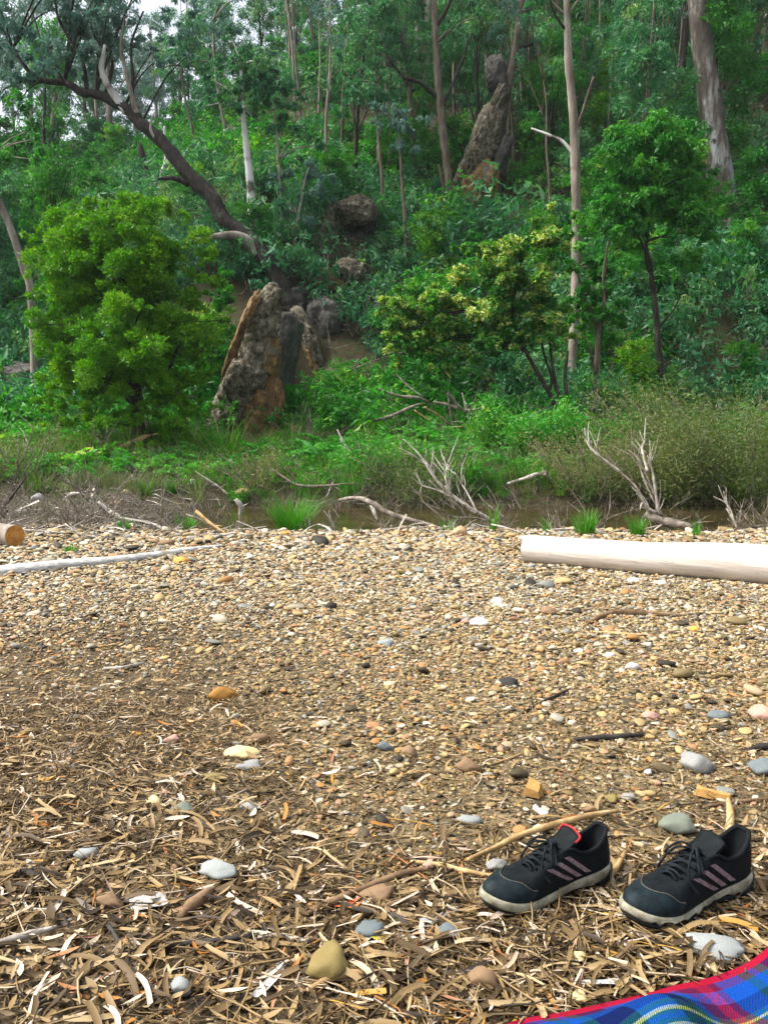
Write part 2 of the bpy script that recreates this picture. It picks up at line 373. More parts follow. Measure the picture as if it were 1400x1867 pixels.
def m_ground():
    m = bpy.data.materials.new('ground'); t = nodes(m)
    g = N(t, 'ShaderNodeNewGeometry'); sp = N(t, 'ShaderNodeSeparateXYZ'); t.links.new(g.outputs['Position'], sp.inputs[0])
    def nz(s, d=6): 
        n = N(t, 'ShaderNodeTexNoise', i_Scale=s, i_Detail=float(d), i_Roughness=.65); t.links.new(g.outputs['Position'], n.inputs['Vector']); return n.outputs[0]
    n1, n2, n3 = nz(1.3), nz(60, 3), nz(9)
    sand = ramp(t, [(.3, (.060, .045, .024)), (.5, (.15, .115, .060)), (.7, (.30, .235, .130))]); t.links.new(n2, sand.inputs[0])
    lit = ramp(t, [(.3, (.022, .016, .009)), (.5, (.070, .050, .027)), (.72, (.17, .125, .070))]); t.links.new(n3, lit.inputs[0])
    soil = ramp(t, [(.3, (.022, .018, .010)), (.5, (.060, .045, .024)), (.62, (.035, .062, .016)), (.8, (.13, .095, .055))]); t.links.new(n3, soil.inputs[0])
    # leaf litter lies near the viewer and on the left side of the bar
    ly = math_(t, 'SUBTRACT', 1.85, sp.outputs[1]); lx = math_(t, 'SUBTRACT', math_(t, 'MULTIPLY', sp.outputs[0], -1.2), math_(t, 'MULTIPLY', sp.outputs[1], .12))
    lm = math_(t, 'ADD', math_(t, 'MAXIMUM', ly, lx), math_(t, 'MULTIPLY', math_(t, 'SUBTRACT', n1, .5), 2.2))
    mr = N(t, 'ShaderNodeMapRange'); mr.inputs[1].default_value = -.3; mr.inputs[2].default_value = .5; t.links.new(lm, mr.inputs[0])
    c = mixc(t, mr.outputs[0], sand.outputs[0], lit.outputs[0])
    mh = N(t, 'ShaderNodeMapRange'); mh.inputs[1].default_value = 7.6; mh.inputs[2].default_value = 8.4
    t.links.new(math_(t, 'ADD', sp.outputs[1], math_(t, 'MULTIPLY', math_(t, 'SUBTRACT', n1, .5), 1.2)), mh.inputs[0])
    c = mixc(t, mh.outputs[0], c, soil.outputs[0])
    p = N(t, 'ShaderNodeBsdfPrincipled', i_Roughness=.9); p.inputs['Specular IOR Level'].default_value = .2; t.links.new(c, p.inputs['Base Color'])
    b = N(t, 'ShaderNodeBump', i_Strength=.7, i_Distance=.012); t.links.new(n2, b.inputs['Height']); t.links.new(b.outputs[0], p.inputs['Normal'])
    out(t, p.outputs[0]); return m
def m_water():
    m = bpy.data.materials.new('creek_water'); t = nodes(m)
    g = N(t, 'ShaderNodeNewGeometry'); n = N(t, 'ShaderNodeTexNoise', i_Scale=3.0, i_Detail=3.0); t.links.new(g.outputs['Position'], n.inputs['Vector'])
    r = ramp(t, [(.35, (.020, .016, .006)), (.65, (.060, .045, .018))]); t.links.new(n.outputs[0], r.inputs[0])
    p = N(t, 'ShaderNodeBsdfPrincipled', i_Roughness=.10); t.links.new(r.outputs[0], p.inputs['Base Color']); p.inputs['IOR'].default_value = 1.33
    b = N(t, 'ShaderNodeBump', i_Strength=.12, i_Distance=.02); t.links.new(n.outputs[0], b.inputs['Height']); t.links.new(b.outputs[0], p.inputs['Normal'])
    out(t, p.outputs[0]); return m

# ------------------------------------------------------------------ setting
def build_ground():
    ys = np.concatenate([np.arange(-8, 0, .5), np.arange(0, 9, .06), np.arange(9, 22, .16), np.arange(22, 60, .5), np.arange(60, 200, 6)])
    xi = np.concatenate([np.arange(0, 4, .07), np.arange(4, 12, .2), np.arange(12, 40, .8), np.arange(40, 140, 8)])
    xs = np.concatenate([-xi[:0:-1], xi]); X, Y = np.meshgrid(xs, ys); Z = H(X, Y)
    V = np.stack([X, Y, Z], 2).reshape(-1, 3); nx, ny = len(xs), len(ys)
    i = np.arange((ny - 1) * nx).reshape(ny - 1, nx)[:, :-1].ravel()
    F = np.stack([i, i + 1, i + nx + 1, i + nx], 1)
    tag(link('ground', mk('ground', V, F), m_ground()), 'pebbly creek bar and leaf strewn hillside soil', 'ground', kind='structure')
    wx = np.linspace(-3.6, 12, 40); V = [(x, y, WATER_Z) for y in (7.3, 9.3, 11.8) for x in wx]; n = 40
    F = [(a * n + j, a * n + j + 1, (a + 1) * n + j + 1, (a + 1) * n + j) for a in (0, 1) for j in range(n - 1)]
    tag(link('creek_water', mk('creek_water', V, F), m_water()), 'still brown water of the narrow creek', 'water', kind='structure')
build_ground()

# ------------------------------------------------------------------ scatter of uncountable stuff
def protos(name, meshes, mat):
    c = bpy.data.collections.new(name)
    for i, me in enumerate(meshes):
        if len(me.materials) == 0: me.materials.append(mat)
        c.objects.link(bpy.data.objects.new(f'{name}_shape', me))
    return c
def scatter(name, P, rot, scl, idx, tint, coll, label, cat):
    me = bpy.data.meshes.new(name); n = len(P)
    me.vertices.add(n); me.vertices.foreach_set('co', np.asarray(P, np.float32).ravel())
    for nm, ty, d, k in (('rot', 'FLOAT_VECTOR', rot, 'vector'), ('scl', 'FLOAT_VECTOR', scl, 'vector'), ('idx', 'INT', idx, 'value'), ('tint', 'FLOAT', tint, 'value')):
        a = me.attributes.new(nm, ty, 'POINT'); a.data.foreach_set(k, np.asarray(d, np.int32 if ty == 'INT' else np.float32).ravel())
    o = link(name, me)
    g = bpy.data.node_groups.new(name, 'GeometryNodeTree')
    g.interface.new_socket('Geometry', in_out='INPUT', socket_type='NodeSocketGeometry'); g.interface.new_socket('Geometry', in_out='OUTPUT', socket_type='NodeSocketGeometry')
    a, b = g.nodes.new('NodeGroupInput'), g.nodes.new('NodeGroupOutput')
    ci = g.nodes.new('GeometryNodeCollectionInfo'); ci.inputs[0].default_value = coll; ci.inputs['Separate Children'].default_value = True; ci.inputs['Reset Children'].default_value = True
    ip = g.nodes.new('GeometryNodeInstanceOnPoints'); ip.inputs['Pick Instance'].default_value = True
    def na(nm, ty):
        q = g.nodes.new('GeometryNodeInputNamedAttribute'); q.data_type = ty; q.inputs[0].default_value = nm; return q.outputs[0]
    L = g.links.new
    L(a.outputs[0], ip.inputs['Points']); L(ci.outputs[0], ip.inputs['Instance']); L(na('idx', 'INT'), ip.inputs['Instance Index'])
    L(na('rot', 'FLOAT_VECTOR'), ip.inputs['Rotation']); L(na('scl', 'FLOAT_VECTOR'), ip.inputs['Scale']); L(ip.outputs[0], b.inputs[0])
    md = o.modifiers.new('scatter', 'NODES'); md.node_group = g
    return tag(o, label, cat, kind='stuff')
def eul(n, tilt=.3):
    return np.stack([rng.normal(0, tilt, n), rng.normal(0, tilt, n), rng.uniform(0, 6.283, n)], 1)

# ------------------------------------------------------------------ logs
def log_thing(name, label, pts, rad, mat, cutmat, seed, sides=28, n=48, lump=.02, flat=1.0, cat='log', ends=(0,)):
    pts = [Vector(p) for p in pts]; root = empty(name, pts[0]); tag(root, label, cat)
    V, F = tube(pts, rad, n=n, sides=sides, lump=lump, seed=seed, cap=False, flat=flat)
    body = part('trunk', mk('trunk', V, F), mat, root)
    for e in (0, n - 1):
        ring = V[e * sides:(e + 1) * sides]; c = ring.mean(0)
        inn = c + (ring - c) * .55
        W = np.vstack([ring, inn, c[None]]); k = sides
        FF = [(j, (j + 1) % k, k + (j + 1) % k, k + j) for j in range(k)] + [(k + j, k + (j + 1) % k, 2 * k) for j in range(k)]
        if e == 0: FF = [f[::-1] for f in FF]
        part('cut_end', mk('cut_end', W, FF), cutmat if e == 0 else mat, root)
    return root
def m_log():
    m = bpy.data.materials.new('debarked_log'); t = nodes(m)
    tc = N(t, 'ShaderNodeTexCoord'); mp = N(t, 'ShaderNodeMapping'); mp.vector_type = 'TEXTURE'; mp.inputs['Scale'].default_value = (1.0, 1 / 16, 1 / 16); mp.inputs['Rotation'].default_value = (0, 0, LOG_ANG)
    t.links.new(tc.outputs['Object'], mp.inputs[0])
    n = N(t, 'ShaderNodeTexNoise', i_Scale=3.0, i_Detail=8.0, i_Roughness=.7); t.links.new(mp.outputs[0], n.inputs['Vector'])
    r = ramp(t, [(.2, (.32, .26, .20)), (.40, (.52, .455, .39)), (.55, (.60, .55, .49)), (.8, (.68, .64, .59))]); t.links.new(n.outputs[0], r.inputs[0])
    n2 = N(t, 'ShaderNodeTexNoise', i_Scale=38.0, i_Detail=3.0); t.links.new(tc.outputs['Object'], n2.inputs['Vector'])
    mr = N(t, 'ShaderNodeMapRange'); mr.inputs[1].default_value = .72; mr.inputs[2].default_value = .78; t.links.new(n2.outputs[0], mr.inputs[0])
    c = mixc(t, mr.outputs[0], r.outputs[0], (.24, .17, .12))
    n3 = N(t, 'ShaderNodeTexNoise', i_Scale=1.6, i_Detail=4.0, i_Distortion=.3); t.links.new(mp.outputs[0], n3.inputs['Vector'])
    ck = N(t, 'ShaderNodeMapRange'); ck.inputs[1].default_value = .012; ck.inputs[2].default_value = .0; t.links.new(math_(t, 'ABSOLUTE', math_(t, 'SUBTRACT', n3.outputs[0], .52)), ck.inputs[0])
    c = mixc(t, math_(t, 'MULTIPLY', ck.outputs[0], .45), c, (.14, .10, .075))
    p = N(t, 'ShaderNodeBsdfPrincipled', i_Roughness=.7); t.links.new(c, p.inputs['Base Color'])
    b = N(t, 'ShaderNodeBump', i_Strength=.5, i_Distance=.01); t.links.new(n.outputs[0], b.inputs['Height']); t.links.new(b.outputs[0], p.inputs['Normal'])
    out(t, p.outputs[0]); return m
a = gp(962, 1026); b = gp(1400, 1066)
LOG_ANG = math.atan2(b.y - a.y, b.x - a.x); M_LOG = m_log()
r0, r1 = .092, .112
d = (b - a); d.z = 0; d.normalize()
q = a + d * 3.4
def lp(p, r): return Vector((p.x, p.y + r * .55, h(p.x, p.y) + r * .93))
log_thing('debarked_log', 'thick pale debarked log lying on the gravel at the right edge', [lp(a, r0), lp(a + d * .8, (r0 * .7 + r1 * .3)), lp(b, r1), lp(q, .125)], [r0, .098, r1, .125], M_LOG, M_LOG, 3, lump=.008)

pts = [gp(-140, 1068), gp(0, 1048), gp(120, 1034), gp(200, 1027), gp(270, 1018), gp(345, 1006), gp(405, 998)]
pts = [Vector((p.x, p.y, h(p.x, p.y) + .014)) for p in pts]
log_thing('weathered_log', 'long grey splintered log half sunk in gravel at left', pts, [.062, .058, .05, .044, .038, .028, .010], WOOD_GREY, WOOD_GREY, 5, lump=.012, n=24, sides=22, flat=.7)

a = gp(26, 998)
c0 = Vector((a.x, a.y + .03, h(a.x, a.y) + .082)); dv = Vector((-.80, .55, 0)).normalized()
log_thing('sawn_log', 'short sawn log with a round orange cut face at far left', [c0, c0 + dv * .4, c0 + dv * .9], [.082, .084, .08], BARK_PALE, WOOD_CUT, 8, lump=.015)

# sticks on the ground -----------------------------------------------------
def stick(label, px, rpx, mat, lift=None, name='stick', cat='stick', lump=.12, heights=None, group=None):
    P = []
    if lift is None: lift = .012 if px[0][1] > 1560 else .002
    for i, (x, y) in enumerate(px):
        g = gp(x, y); rr = pxm((rpx[i] if hasattr(rpx, '__len__') else rpx), g.y)
        P.append(Vector((g.x, g.y, h(g.x, g.y) + rr * .7 + lift + (heights[i] if heights else 0))))
    rad = [max(.0012, pxm((rpx[i] if hasattr(rpx, '__len__') else rpx), P[i].y)) for i in range(len(P))]
    o = link(name, tmesh(name, [p - P[0] for p in P], rad, n=max(8, 5 * len(P)), sides=7, lump=lump, seed=len(label) + int(px[0][0])), mat, loc=P[0])
    return tag(o, label, cat, group)
stick('thin dark stick lying on the gravel right of the black stone', [(952, 1302), (990, 1282), (1038, 1260)], [2, 3, 3], STICK_DARK)
stick('straight grey stick lying level on the gravel below the log', [(1046, 1352), (1110, 1349), (1172, 1343)], [4, 6, 4], STICK_DARK)
stick('bent brown stick on the gravel in front of the pale log', [(1070, 1140), (1100, 1126), (1140, 1121), (1205, 1124), (1250, 1125)], [3, 5, 6, 5, 3], STICK_BROWN)
stick('thin pale stick just below the bent brown stick', [(1080, 1154), (1130, 1158), (1195, 1163)], [2, 3, 3], STICK_TAN)
stick('long tan stick passing behind the left shoe', [(852, 1580), (905, 1557), (960, 1532), (1060, 1503), (1125, 1490)], [4, 5, 6, 6, 4], STICK_TAN)
stick('tan stick pointing at the toe of the left shoe', [(748, 1583), (800, 1590), (850, 1602), (915, 1614)], [3, 5, 5, 4], STICK_TAN)
stick('long brown stick running through the leaf litter left of the shoes', [(540, 1692), (600, 1662), (680, 1628), (740, 1605), (790, 1596)], [4, 7, 7, 6, 4], STICK_BROWN)
stick('reddish brown stick curving through litter below the left shoe toe', [(560, 1712), (640, 1690), (740, 1655), (830, 1645)], [3, 5, 5, 3], STICK_BROWN)
stick('bleached white stick reaching in from the lower left edge', [(-30, 1744), (30, 1728), (60, 1718), (105, 1703)], [7, 8, 7, 3], WOOD_WHITE)
stick('dark broken stick slanting down in the lower left litter', [(198, 1700), (215, 1728), (240, 1776)], [4, 5, 4], STICK_DARK)
stick('cream curved stick above the olive stone', [(470, 1722), (515, 1721), (560, 1732)], [3, 5, 4], WOOD_WHITE)
stick('dark brown bark slab lying in the left litter', [(330, 1688), (360, 1662), (392, 1632)], [8, 13, 6], STICK_BROWN)
stick('long dark stick buried in the litter at lower left', [(250, 1745), (340, 1735), (450, 1722), (540, 1690)], [3, 5, 5, 3], STICK_DARK)
stick('pale twig with a bent tip lying left of the litter', [(45, 1652), (52, 1668), (75, 1672), (110, 1667)], [2, 3, 3, 2], WOOD_WHITE)
stick('thin dark twig standing low in the lower left corner', [(140, 1760), (148, 1800), (150, 1850)], [2, 3, 2], STICK_DARK)
stick('tan bark strip lying diagonally below the olive stone', [(560, 1822), (620, 1795), (690, 1788)], [5, 8, 5], STICK_TAN)
stick('thin brown twig by the red leaf', [(660, 1700), (720, 1722), (760, 1690), (800, 1665)], [2, 3, 3, 2], STICK_BROWN)
stick('slim grey twig lying across gravel near the left cream stone', [(215, 1440), (260, 1434), (310, 1420)], [2, 3, 2], WOOD_GREY)
stick('white dry stick on the gravel left of the orange stone', [(190, 1222), (225, 1221), (262, 1212)], [3, 4, 3], WOOD_WHITE)
stick('thin straw twig left of the wood chip', [(885, 1400), (920, 1388), (955, 1375)], [2, 2, 2], STICK_TAN)
stick('pinkish curved bark stick right of the left shoe heel', [(1095, 1625), (1120, 1600), (1140, 1565)], [5, 6, 4], STICK_TAN)
stick('curled pale bark strip standing behind the right shoe heel', [(1322, 1545), (1330, 1510), (1326, 1478)], [5, 8, 5], STICK_TAN, heights=[0, .01, .02])
stick('orange brown stick at the right edge above the shoes', [(1280, 1475), (1340, 1466), (1420, 1458)], [3, 4, 3], STICK_BROWN)
stick('black stick end at the right edge above the blue stone', [(1360, 1372), (1385, 1368), (1430, 1362)], [4, 7, 7], STICK_DARK)

# ------------------------------------------------------------------ stones that stand out
ROCKS = [rock_me('stone', 100 + i, sub=3, planes=13, soft=.12, rough=.05) for i in range(6)]
HERO = []; MARKS = {'stone': [], 'tree': []}; LOOSE = []
_k = [0]
def stone(label, px, py, wpx, hpx, mat, tall=.62, name='stone', rot=None, sink=.55):
    g = gp(px, py + hpx * .25); W = pxm(wpx, (g - Vector((0, 0, CAM_H))).length) * .5
    me = ROCKS[_k[0] % 6].copy(); _k[0] += 1; me.materials.clear()
    dep = W * max(.6, min(1.1, hpx / wpx * 1.3))
    o = link(name, me, mat, loc=(g.x, g.y, h(g.x, g.y) + W * tall * (1 - sink) * .7 + (.012 if py > 1560 else .004 if py > 1330 else 0))); o.scale = (W, dep, W * tall)
    o.rotation_euler = (random.uniform(-.12, .12), random.uniform(-.12, .12), random.uniform(-.35, .35) if rot is None else rot)
    HERO.append((g.x, g.y, W)); MARKS['stone'].append((label, px, py)); return tag(o, label, 'stone')
stone('rusty orange stone alone on the left gravel', 403, 1266, 56, 36, S_RUST)
stone('bright cream yellow stone in the left gravel', 281, 1463, 36, 28, S_CREAM)
stone('long pale yellow stone above the olive grey pair', 441, 1377, 58, 24, S_CREAM, .45)
stone('grey flat stone touching the long pale yellow stone', 458, 1396, 48, 22, S_GREY, .4)
stone('yellow olive stone lying left of the grey flat stone', 393, 1420, 42, 22, S_OLIVE, .5)
stone('small brown stone with a rounded back above the pale yellow stone', 470, 1347, 36, 20, S_BROWN)
stone('grey green stone right of the bright cream stone', 334, 1474, 42, 40, S_GREEN)
stone('smooth grey stone in gravel below the yellow olive stone', 455, 1472, 44, 24, S_GREY, .45)
stone('smooth pale blue grey stone in the litter at left', 400, 1598, 66, 34, S_PALEBLUE, .5)
stone('large rounded olive brown stone in the near litter', 606, 1762, 68, 64, S_OLIVE, .85)
stone('rough black stone on the open gravel', 930, 1243, 34, 24, S_BLACK, .7)
stone('smooth blue grey stone on the right gravel', 1305, 1302, 37, 25, S_BLUE)
stone('squarish tan grey stone above the orange wood chip at right', 1266, 1391, 54, 46, S_GREY, .7)
stone('pinkish grey stone cut by the right edge', 1388, 1297, 48, 42, S_PINK)
stone('blue grey stone cut by the right edge under a black stick', 1396, 1400, 46, 36, S_BLUE)
stone('green grey stone just behind the right shoe', 1240, 1503, 60, 42, S_GREEN)
stone('broad pale blue grey stone between right shoe and blanket', 1312, 1738, 84, 38, S_PALEBLUE, .4)
stone('pale flat oval stone up left of the left shoe', 852, 1495, 42, 22, S_PALEBLUE, .45)
stone('brown pointed stone on the central gravel', 850, 1395, 42, 32, S_BROWN)
stone('dark brown stone left of the brown pointed stone', 745, 1370, 34, 26, S_BROWN)
stone('grey round pebble beside the tip of the left shoe', 905, 1588, 32, 18, S_GREY)
stone('small grey pebble above the tan stick', 783, 1583, 19, 17, S_PINK)
stone('flat grey brown stone under the long brown stick', 694, 1634, 60, 30, S_BROWN, .4)
stone('blue grey stone in litter right of the red leaf', 672, 1697, 44, 36, S_BLUE, .5)
stone('blue grey flat stone in litter below the left shoe toe', 818, 1704, 50, 34, S_BLUE, .35)
stone('brown block stone in the litter above the blanket edge', 880, 1795, 60, 30, S_BROWN, .6)
stone('round yellow pebble in the litter left of the blanket', 1052, 1757, 26, 17, S_CREAM)
stone('yellow pebble touching the blanket edge', 1058, 1828, 26, 20, S_CREAM)
stone('white oval pebble below the thin pale stick', 1056, 1186, 18, 12, S_WHITE)
stone('white round pebble right of the white oval pebble', 1108, 1194, 21, 12, S_WHITE)
stone('white flat pebble lying lower on the right gravel', 1150, 1217, 28, 10, S_WHITE)
stone('white pebble in the middle of the pale gravel', 905, 1096, 28, 16, S_WHITE)
stone('white broken stone beside the pink pebble', 873, 1137, 32, 14, S_WHITE)
stone('salmon pink pebble left of the white broken stone', 849, 1131, 19, 15, S_PINK)
stone('pale blue pebble in the central gravel', 706, 1172, 30, 15, S_PALEBLUE)
stone('cream pebble in the central gravel below the pale blue one', 710, 1245, 20, 15, S_CREAM)
stone('bluish stone among red brown gravel at centre', 700, 1362, 30, 18, S_BLUE)
stone('big beige stone at the water edge by dead twigs', 838, 970, 36, 24, S_TAN, .7)
stone('white stone under the log, left one of two', 1154, 1059, 20, 13, S_WHITE)
stone('white stone under the log, right one of two', 1206, 1062, 22, 13, S_WHITE)
stone('yellow orange stone below the tip of the grey log', 334, 1022, 30, 15, S_ORANGE)
stone('dark brown stone behind the grey log', 302, 990, 30, 17, S_BROWN)
stone('orange stone at the pebbly water edge', 520, 972, 18, 12, S_ORANGE)
stone('white stone on the pebbles right of the rush tuft', 617, 1000, 16, 12, S_WHITE)
stone('pink rounded stone left of the blue grey right stone', 1185, 1306, 26, 14, S_PINK)
stone('upright white pebble low on the right gravel', 1182, 1409, 13, 14, S_WHITE, .9)
stone('olive pebble of a touching pair above the left shoe', 1116, 1455, 22, 20, S_OLIVE)
stone('grey pebble of a touching pair above the left shoe', 1142, 1453, 24, 20, S_GREY)
stone('tan yellow stone above the left shoe heel', 1068, 1475, 28, 18, S_TAN)
stone('orange yellow stone on the right gravel below the pale log', 1266, 1147, 22, 16, S_ORANGE)
stone('brown stone in gravel below the log end', 1000, 1115, 28, 16, S_BROWN)
stone('reddish stone in the left gravel', 315, 1350, 32, 18, S_PINK)
stone('orange pebble at left in the litter border', 250, 1341, 20, 12, S_ORANGE)
stone('pale grey stone in litter by the white bark piece', 155, 1565, 34, 18, S_PALEBLUE)
stone('grey brown stone in the left litter below the pale one', 200, 1650, 44, 26, S_BROWN, .5)
stone('pale grey stone near the bottom centre litter', 330, 1808, 40, 26, S_PALEBLUE)

# ------------------------------------------------------------------ gravel
def in_view(x, y, m=.30):
    return np.abs(x) < (.451 + m) * np.clip(y, .3, None) + .25
def litter_mask(x, y):
    """1 where leaves cover the ground (near the viewer, and along the left side), 0 on bare gravel"""
    a = sm(1.95, 1.35, y + .35 * wav(x, y, 2.2, 7))
    b = sm(.0, .6, -x - .06 * y + .25 * wav(x, y, 1.7, 2) + .05) * sm(5.2, 2.6, y)
    return np.clip(np.maximum(a, b), 0, 1)
def pick(n, y0, y1):
    y = np.sqrt(rng.uniform(y0 * y0 * .5, y1 * y1, n)) if y0 < .8 else rng.uniform(y0, y1, n)
    return y
def gravel():
    P, S, T = [], [], []
    for (y0, y1, dens, d0) in ((.55, 2.4, 9000, .0050), (2.4, 3.4, 7000, .0060), (3.4, 5.0, 3200, .0085), (.55, 2.0, 5200, .0082), (2.0, 3.2, 5600, .0092), (3.2, 4.6, 4800, .0108), (4.6, 6.1, 3200, .0145), (6.1, 8.1, 2200, .019)):
        hw = (.451 + .30) * y1 + .25; n = int(dens * 2 * hw * (y1 - y0))
        x = rng.uniform(-hw, hw, n); y = rng.uniform(y0, y1, n)
        k = in_view(x, y) & (y < shore(x) + .55) & (rng.random(n) > .50 * litter_mask(x, y)) & (rng.random(n) < .78 + .6 * wav(x, y, 2.3, 12) + .5 * sm(3.5, 6, y))
        x, y = x[k], y[k]; n = len(x)
        D = d0 * np.exp(rng.normal(0, .42, n)); D = np.where(rng.random(n) < .025, D * 2.1, D)
        P.append(np.stack([x, y, H(x, y) + D * rng.uniform(.05, .30, n)], 1))
        S.append(np.stack([D * .62, D * rng.uniform(.30, .54, n), D * rng.uniform(.14, .32, n)], 1))
        t = np.clip(rng.beta(1.6, 1.35, n) * .95, 0, 1)
        # whitest, stoniest part is the middle of the bar towards the water
        pale = np.clip(sm(2.6, 4.8, y), 0, 1); t = np.where(rng.random(n) < .62 * pale, rng.choice([.50, .54, .77, .79, .91, .93, .97], n) + rng.normal(0, .02, n), t)
        t = np.where(rng.random(n) < .05 + .10 * pale, rng.uniform(.9, 1, n), t)
        t = np.where(rng.random(n) < .12, rng.uniform(0, .15, n), t)
        T.append(t)
    P, S, T = np.vstack(P), np.vstack(S), np.concatenate(T); n = len(P)
    for hx, hy, hr in HERO:
        pass
    c = protos('pebble', [rock_me('pebble', 300 + i, sub=2, planes=9, soft=(.5, .15, .3, .05)[i % 4], rough=.03) for i in range(8)], PEB)
    scatter('gravel', P, eul(n, .22), S, rng.integers(0, 8, n), T, c, 'loose tan and cream gravel covering the creek bar', 'gravel')
gravel()
# pebbles one can pick out singly
def pebbles():
    shapes = [rock_me('pebble', 400 + i, sub=2, planes=8, soft=.5, rough=.02) for i in range(6)]
    fam = [('smooth tan pebble among the gravel', (.30, .5), 'tan pebbles picked out on the bar'),
           ('rusty brown pebble among the gravel', (.62, .70), 'rusty pebbles picked out on the bar'),
           ('pale grey pebble among the gravel', (.80, .88), 'grey pebbles picked out on the bar'),
           ('off white pebble among the gravel', (.93, 1.0), 'off white pebbles picked out on the bar'),
           ('dark brown pebble among the gravel', (.02, .12), 'dark pebbles picked out on the bar')]
    wt = [.36, .16, .14, .22, .12]; n = 0
    while n < 240:
        px, py = random.uniform(20, 1390), random.uniform(990, 1560)
        g = gp(px, py)
        if g.y > float(shore(g.x)) - .1: continue
        if any((g.x - a) ** 2 + (g.y - b) ** 2 < (c + .03) ** 2 for a, b, c in HERO): continue
        if float(litter_mask(g.x, g.y)) > .7 and random.random() < .7: continue
        k = random.choices(range(5), wt)[0]; lab, tr, grp = fam[k]
        W = pxm(random.uniform(5, 8.5), (g - Vector((0, 0, CAM_H))).length) * random.uniform(.8, 1.2)
        W = min(max(W, .008), .026)
        me = shapes[random.randrange(6)]
        o = link('pebble', me, PEB, loc=(g.x, g.y, h(g.x, g.y) + W * .22))
        o.scale = (W, W * random.uniform(.6, .95), W * random.uniform(.4, .6)); o.rotation_euler = (random.uniform(-.25, .25), random.uniform(-.25, .25), random.uniform(0, 6.28))
        tag(o, lab, 'pebble', grp, tint=random.uniform(*tr)); n += 1; LOOSE.append((o, lab.split(' among')[0], px, py, 'stone'))
pebbles()

# ------------------------------------------------------------------ leaf litter
def blade(seed, L=1.0, W=.2, curve=.16, curl=.22, twist=.5, n=5):
    """a sickle shaped dry leaf of length 1 with a fold along its midrib"""
    rg = random.Random(seed); V, F = [], []
    c, cu, tw = curve * rg.uniform(-1, 1), curl * rg.uniform(-1, 1), twist * rg.uniform(-1, 1)
    for i in range(n):
        t = i / (n - 1); wd = W * (math.sin(math.pi * min(1, t * .96 + .03)) ** .75) * .5 + .004
        x = (t - .5) * L; y = c * (t - .5) ** 2 * 2; z = cu * ((t - .5) ** 2) * 2.2; a = tw * (t - .5) * 2.4
        for s in (-1, 0, 1):
            V.append((x, y + s * wd * math.cos(a), z + s * wd * math.sin(a) + (.18 * wd if s else 0)))
    for i in range(n - 1):
        b = i * 3; F += [(b, b + 1, b + 4, b + 3), (b + 1, b + 2, b + 5, b + 4)]
    me = mk('dry_leaf', V, F); return me
def strip(seed, W=.10):
    """a strip of shed bark, slightly rolled"""
    rg = random.Random(seed); V, F, n = [], [], 6
    bend = rg.uniform(-.12, .12); up = rg.uniform(.0, .07)
    for i in range(n):
        t = i / (n - 1); wd = W * rg.uniform(.65, 1.1) * .5
        for s in (-1, 0, 1):
            V.append(((t - .5), bend * math.sin(t * 3.1) + s * wd, up * math.sin(t * 3.1) + (.4 * wd if s else 0) + rg.uniform(-.01, .01)))
    for i in range(n - 1):
        b = i * 3; F += [(b, b + 1, b + 4, b + 3), (b + 1, b + 2, b + 5, b + 4)]
    return mk('bark_strip', V, F)
def twig_me(seed, r=.012):
    rg = random.Random(seed)
    return tmesh('twig', [(-.5, 0, 0), (-.15, rg.uniform(-.06, .06), rg.uniform(0, .03)), (.2, rg.uniform(-.06, .06), 0), (.5, rg.uniform(-.1, .1), rg.uniform(0, .04))], [r, r * .95, r * .8, r * .4], n=7, sides=5, lump=.1, seed=seed)
LEAF = [blade(s, W=random.Random(s).uniform(.10, .27)) for s in range(7)]
STRIP = [strip(s, W=random.Random(s).uniform(.04, .13)) for s in range(4)]
TWIG = [twig_me(s) for s in range(3)]
def litter():
    n = 190000; x = rng.uniform(-5.2, 4.2, n); y = np.sqrt(rng.uniform(.2, 42, n))
    y2 = rng.uniform(.5, 2.6, 150000); x2 = rng.uniform(-2.1, 2.0, 150000); x, y = np.concatenate([x, x2]), np.concatenate([y, y2]); n = len(x)
    lm = litter_mask(x, y)
    k = in_view(x, y) & ~on_blanket(x, y, H(x, y)) & (rng.random(n) < np.clip(.16 + lm * (.70 + .6 * wav(x, y, 3.1, 19)), 0, 1) * np.where(y > 3, .42, 1)) & (y < shore(x) - .1)
    x, y = x[k], y[k]; n = len(x); lm = lm[k]
    idx = rng.choice(14, n, p=[.060] * 7 + [.085] * 4 + [.08] * 3)
    L = np.where(idx < 7, .012 + .046 * rng.random(n) ** 2.2, np.where(idx < 11, .014 + .085 * rng.random(n) ** 2.0, .02 + .14 * rng.random(n) ** 1.6)) * (1 - .45 * sm(1.3, 2.6, y))
    z = H(x, y) + rng.uniform(.004, .020, n) * (.35 + .65 * lm)
    t = np.clip(rng.beta(1.5, 1.75, n), 0, 1)
    rot = np.stack([rng.normal(0, .32, n), rng.normal(0, .20, n), rng.uniform(0, 6.283, n)], 1)
    c = bpy.data.collections.new('litter')
    for i, me in enumerate(LEAF + STRIP + TWIG):
        if not me.materials: me.materials.append(G_DRY)
        c.objects.link(bpy.data.objects.new(f'litter_{i:02d}', me))
    scatter('leaf_litter', np.stack([x, y, z], 1), rot, np.stack([L, L, L], 1), idx, t, c, 'dry brown leaf litter with bark shreds and twigs', 'leaf litter')
litter()
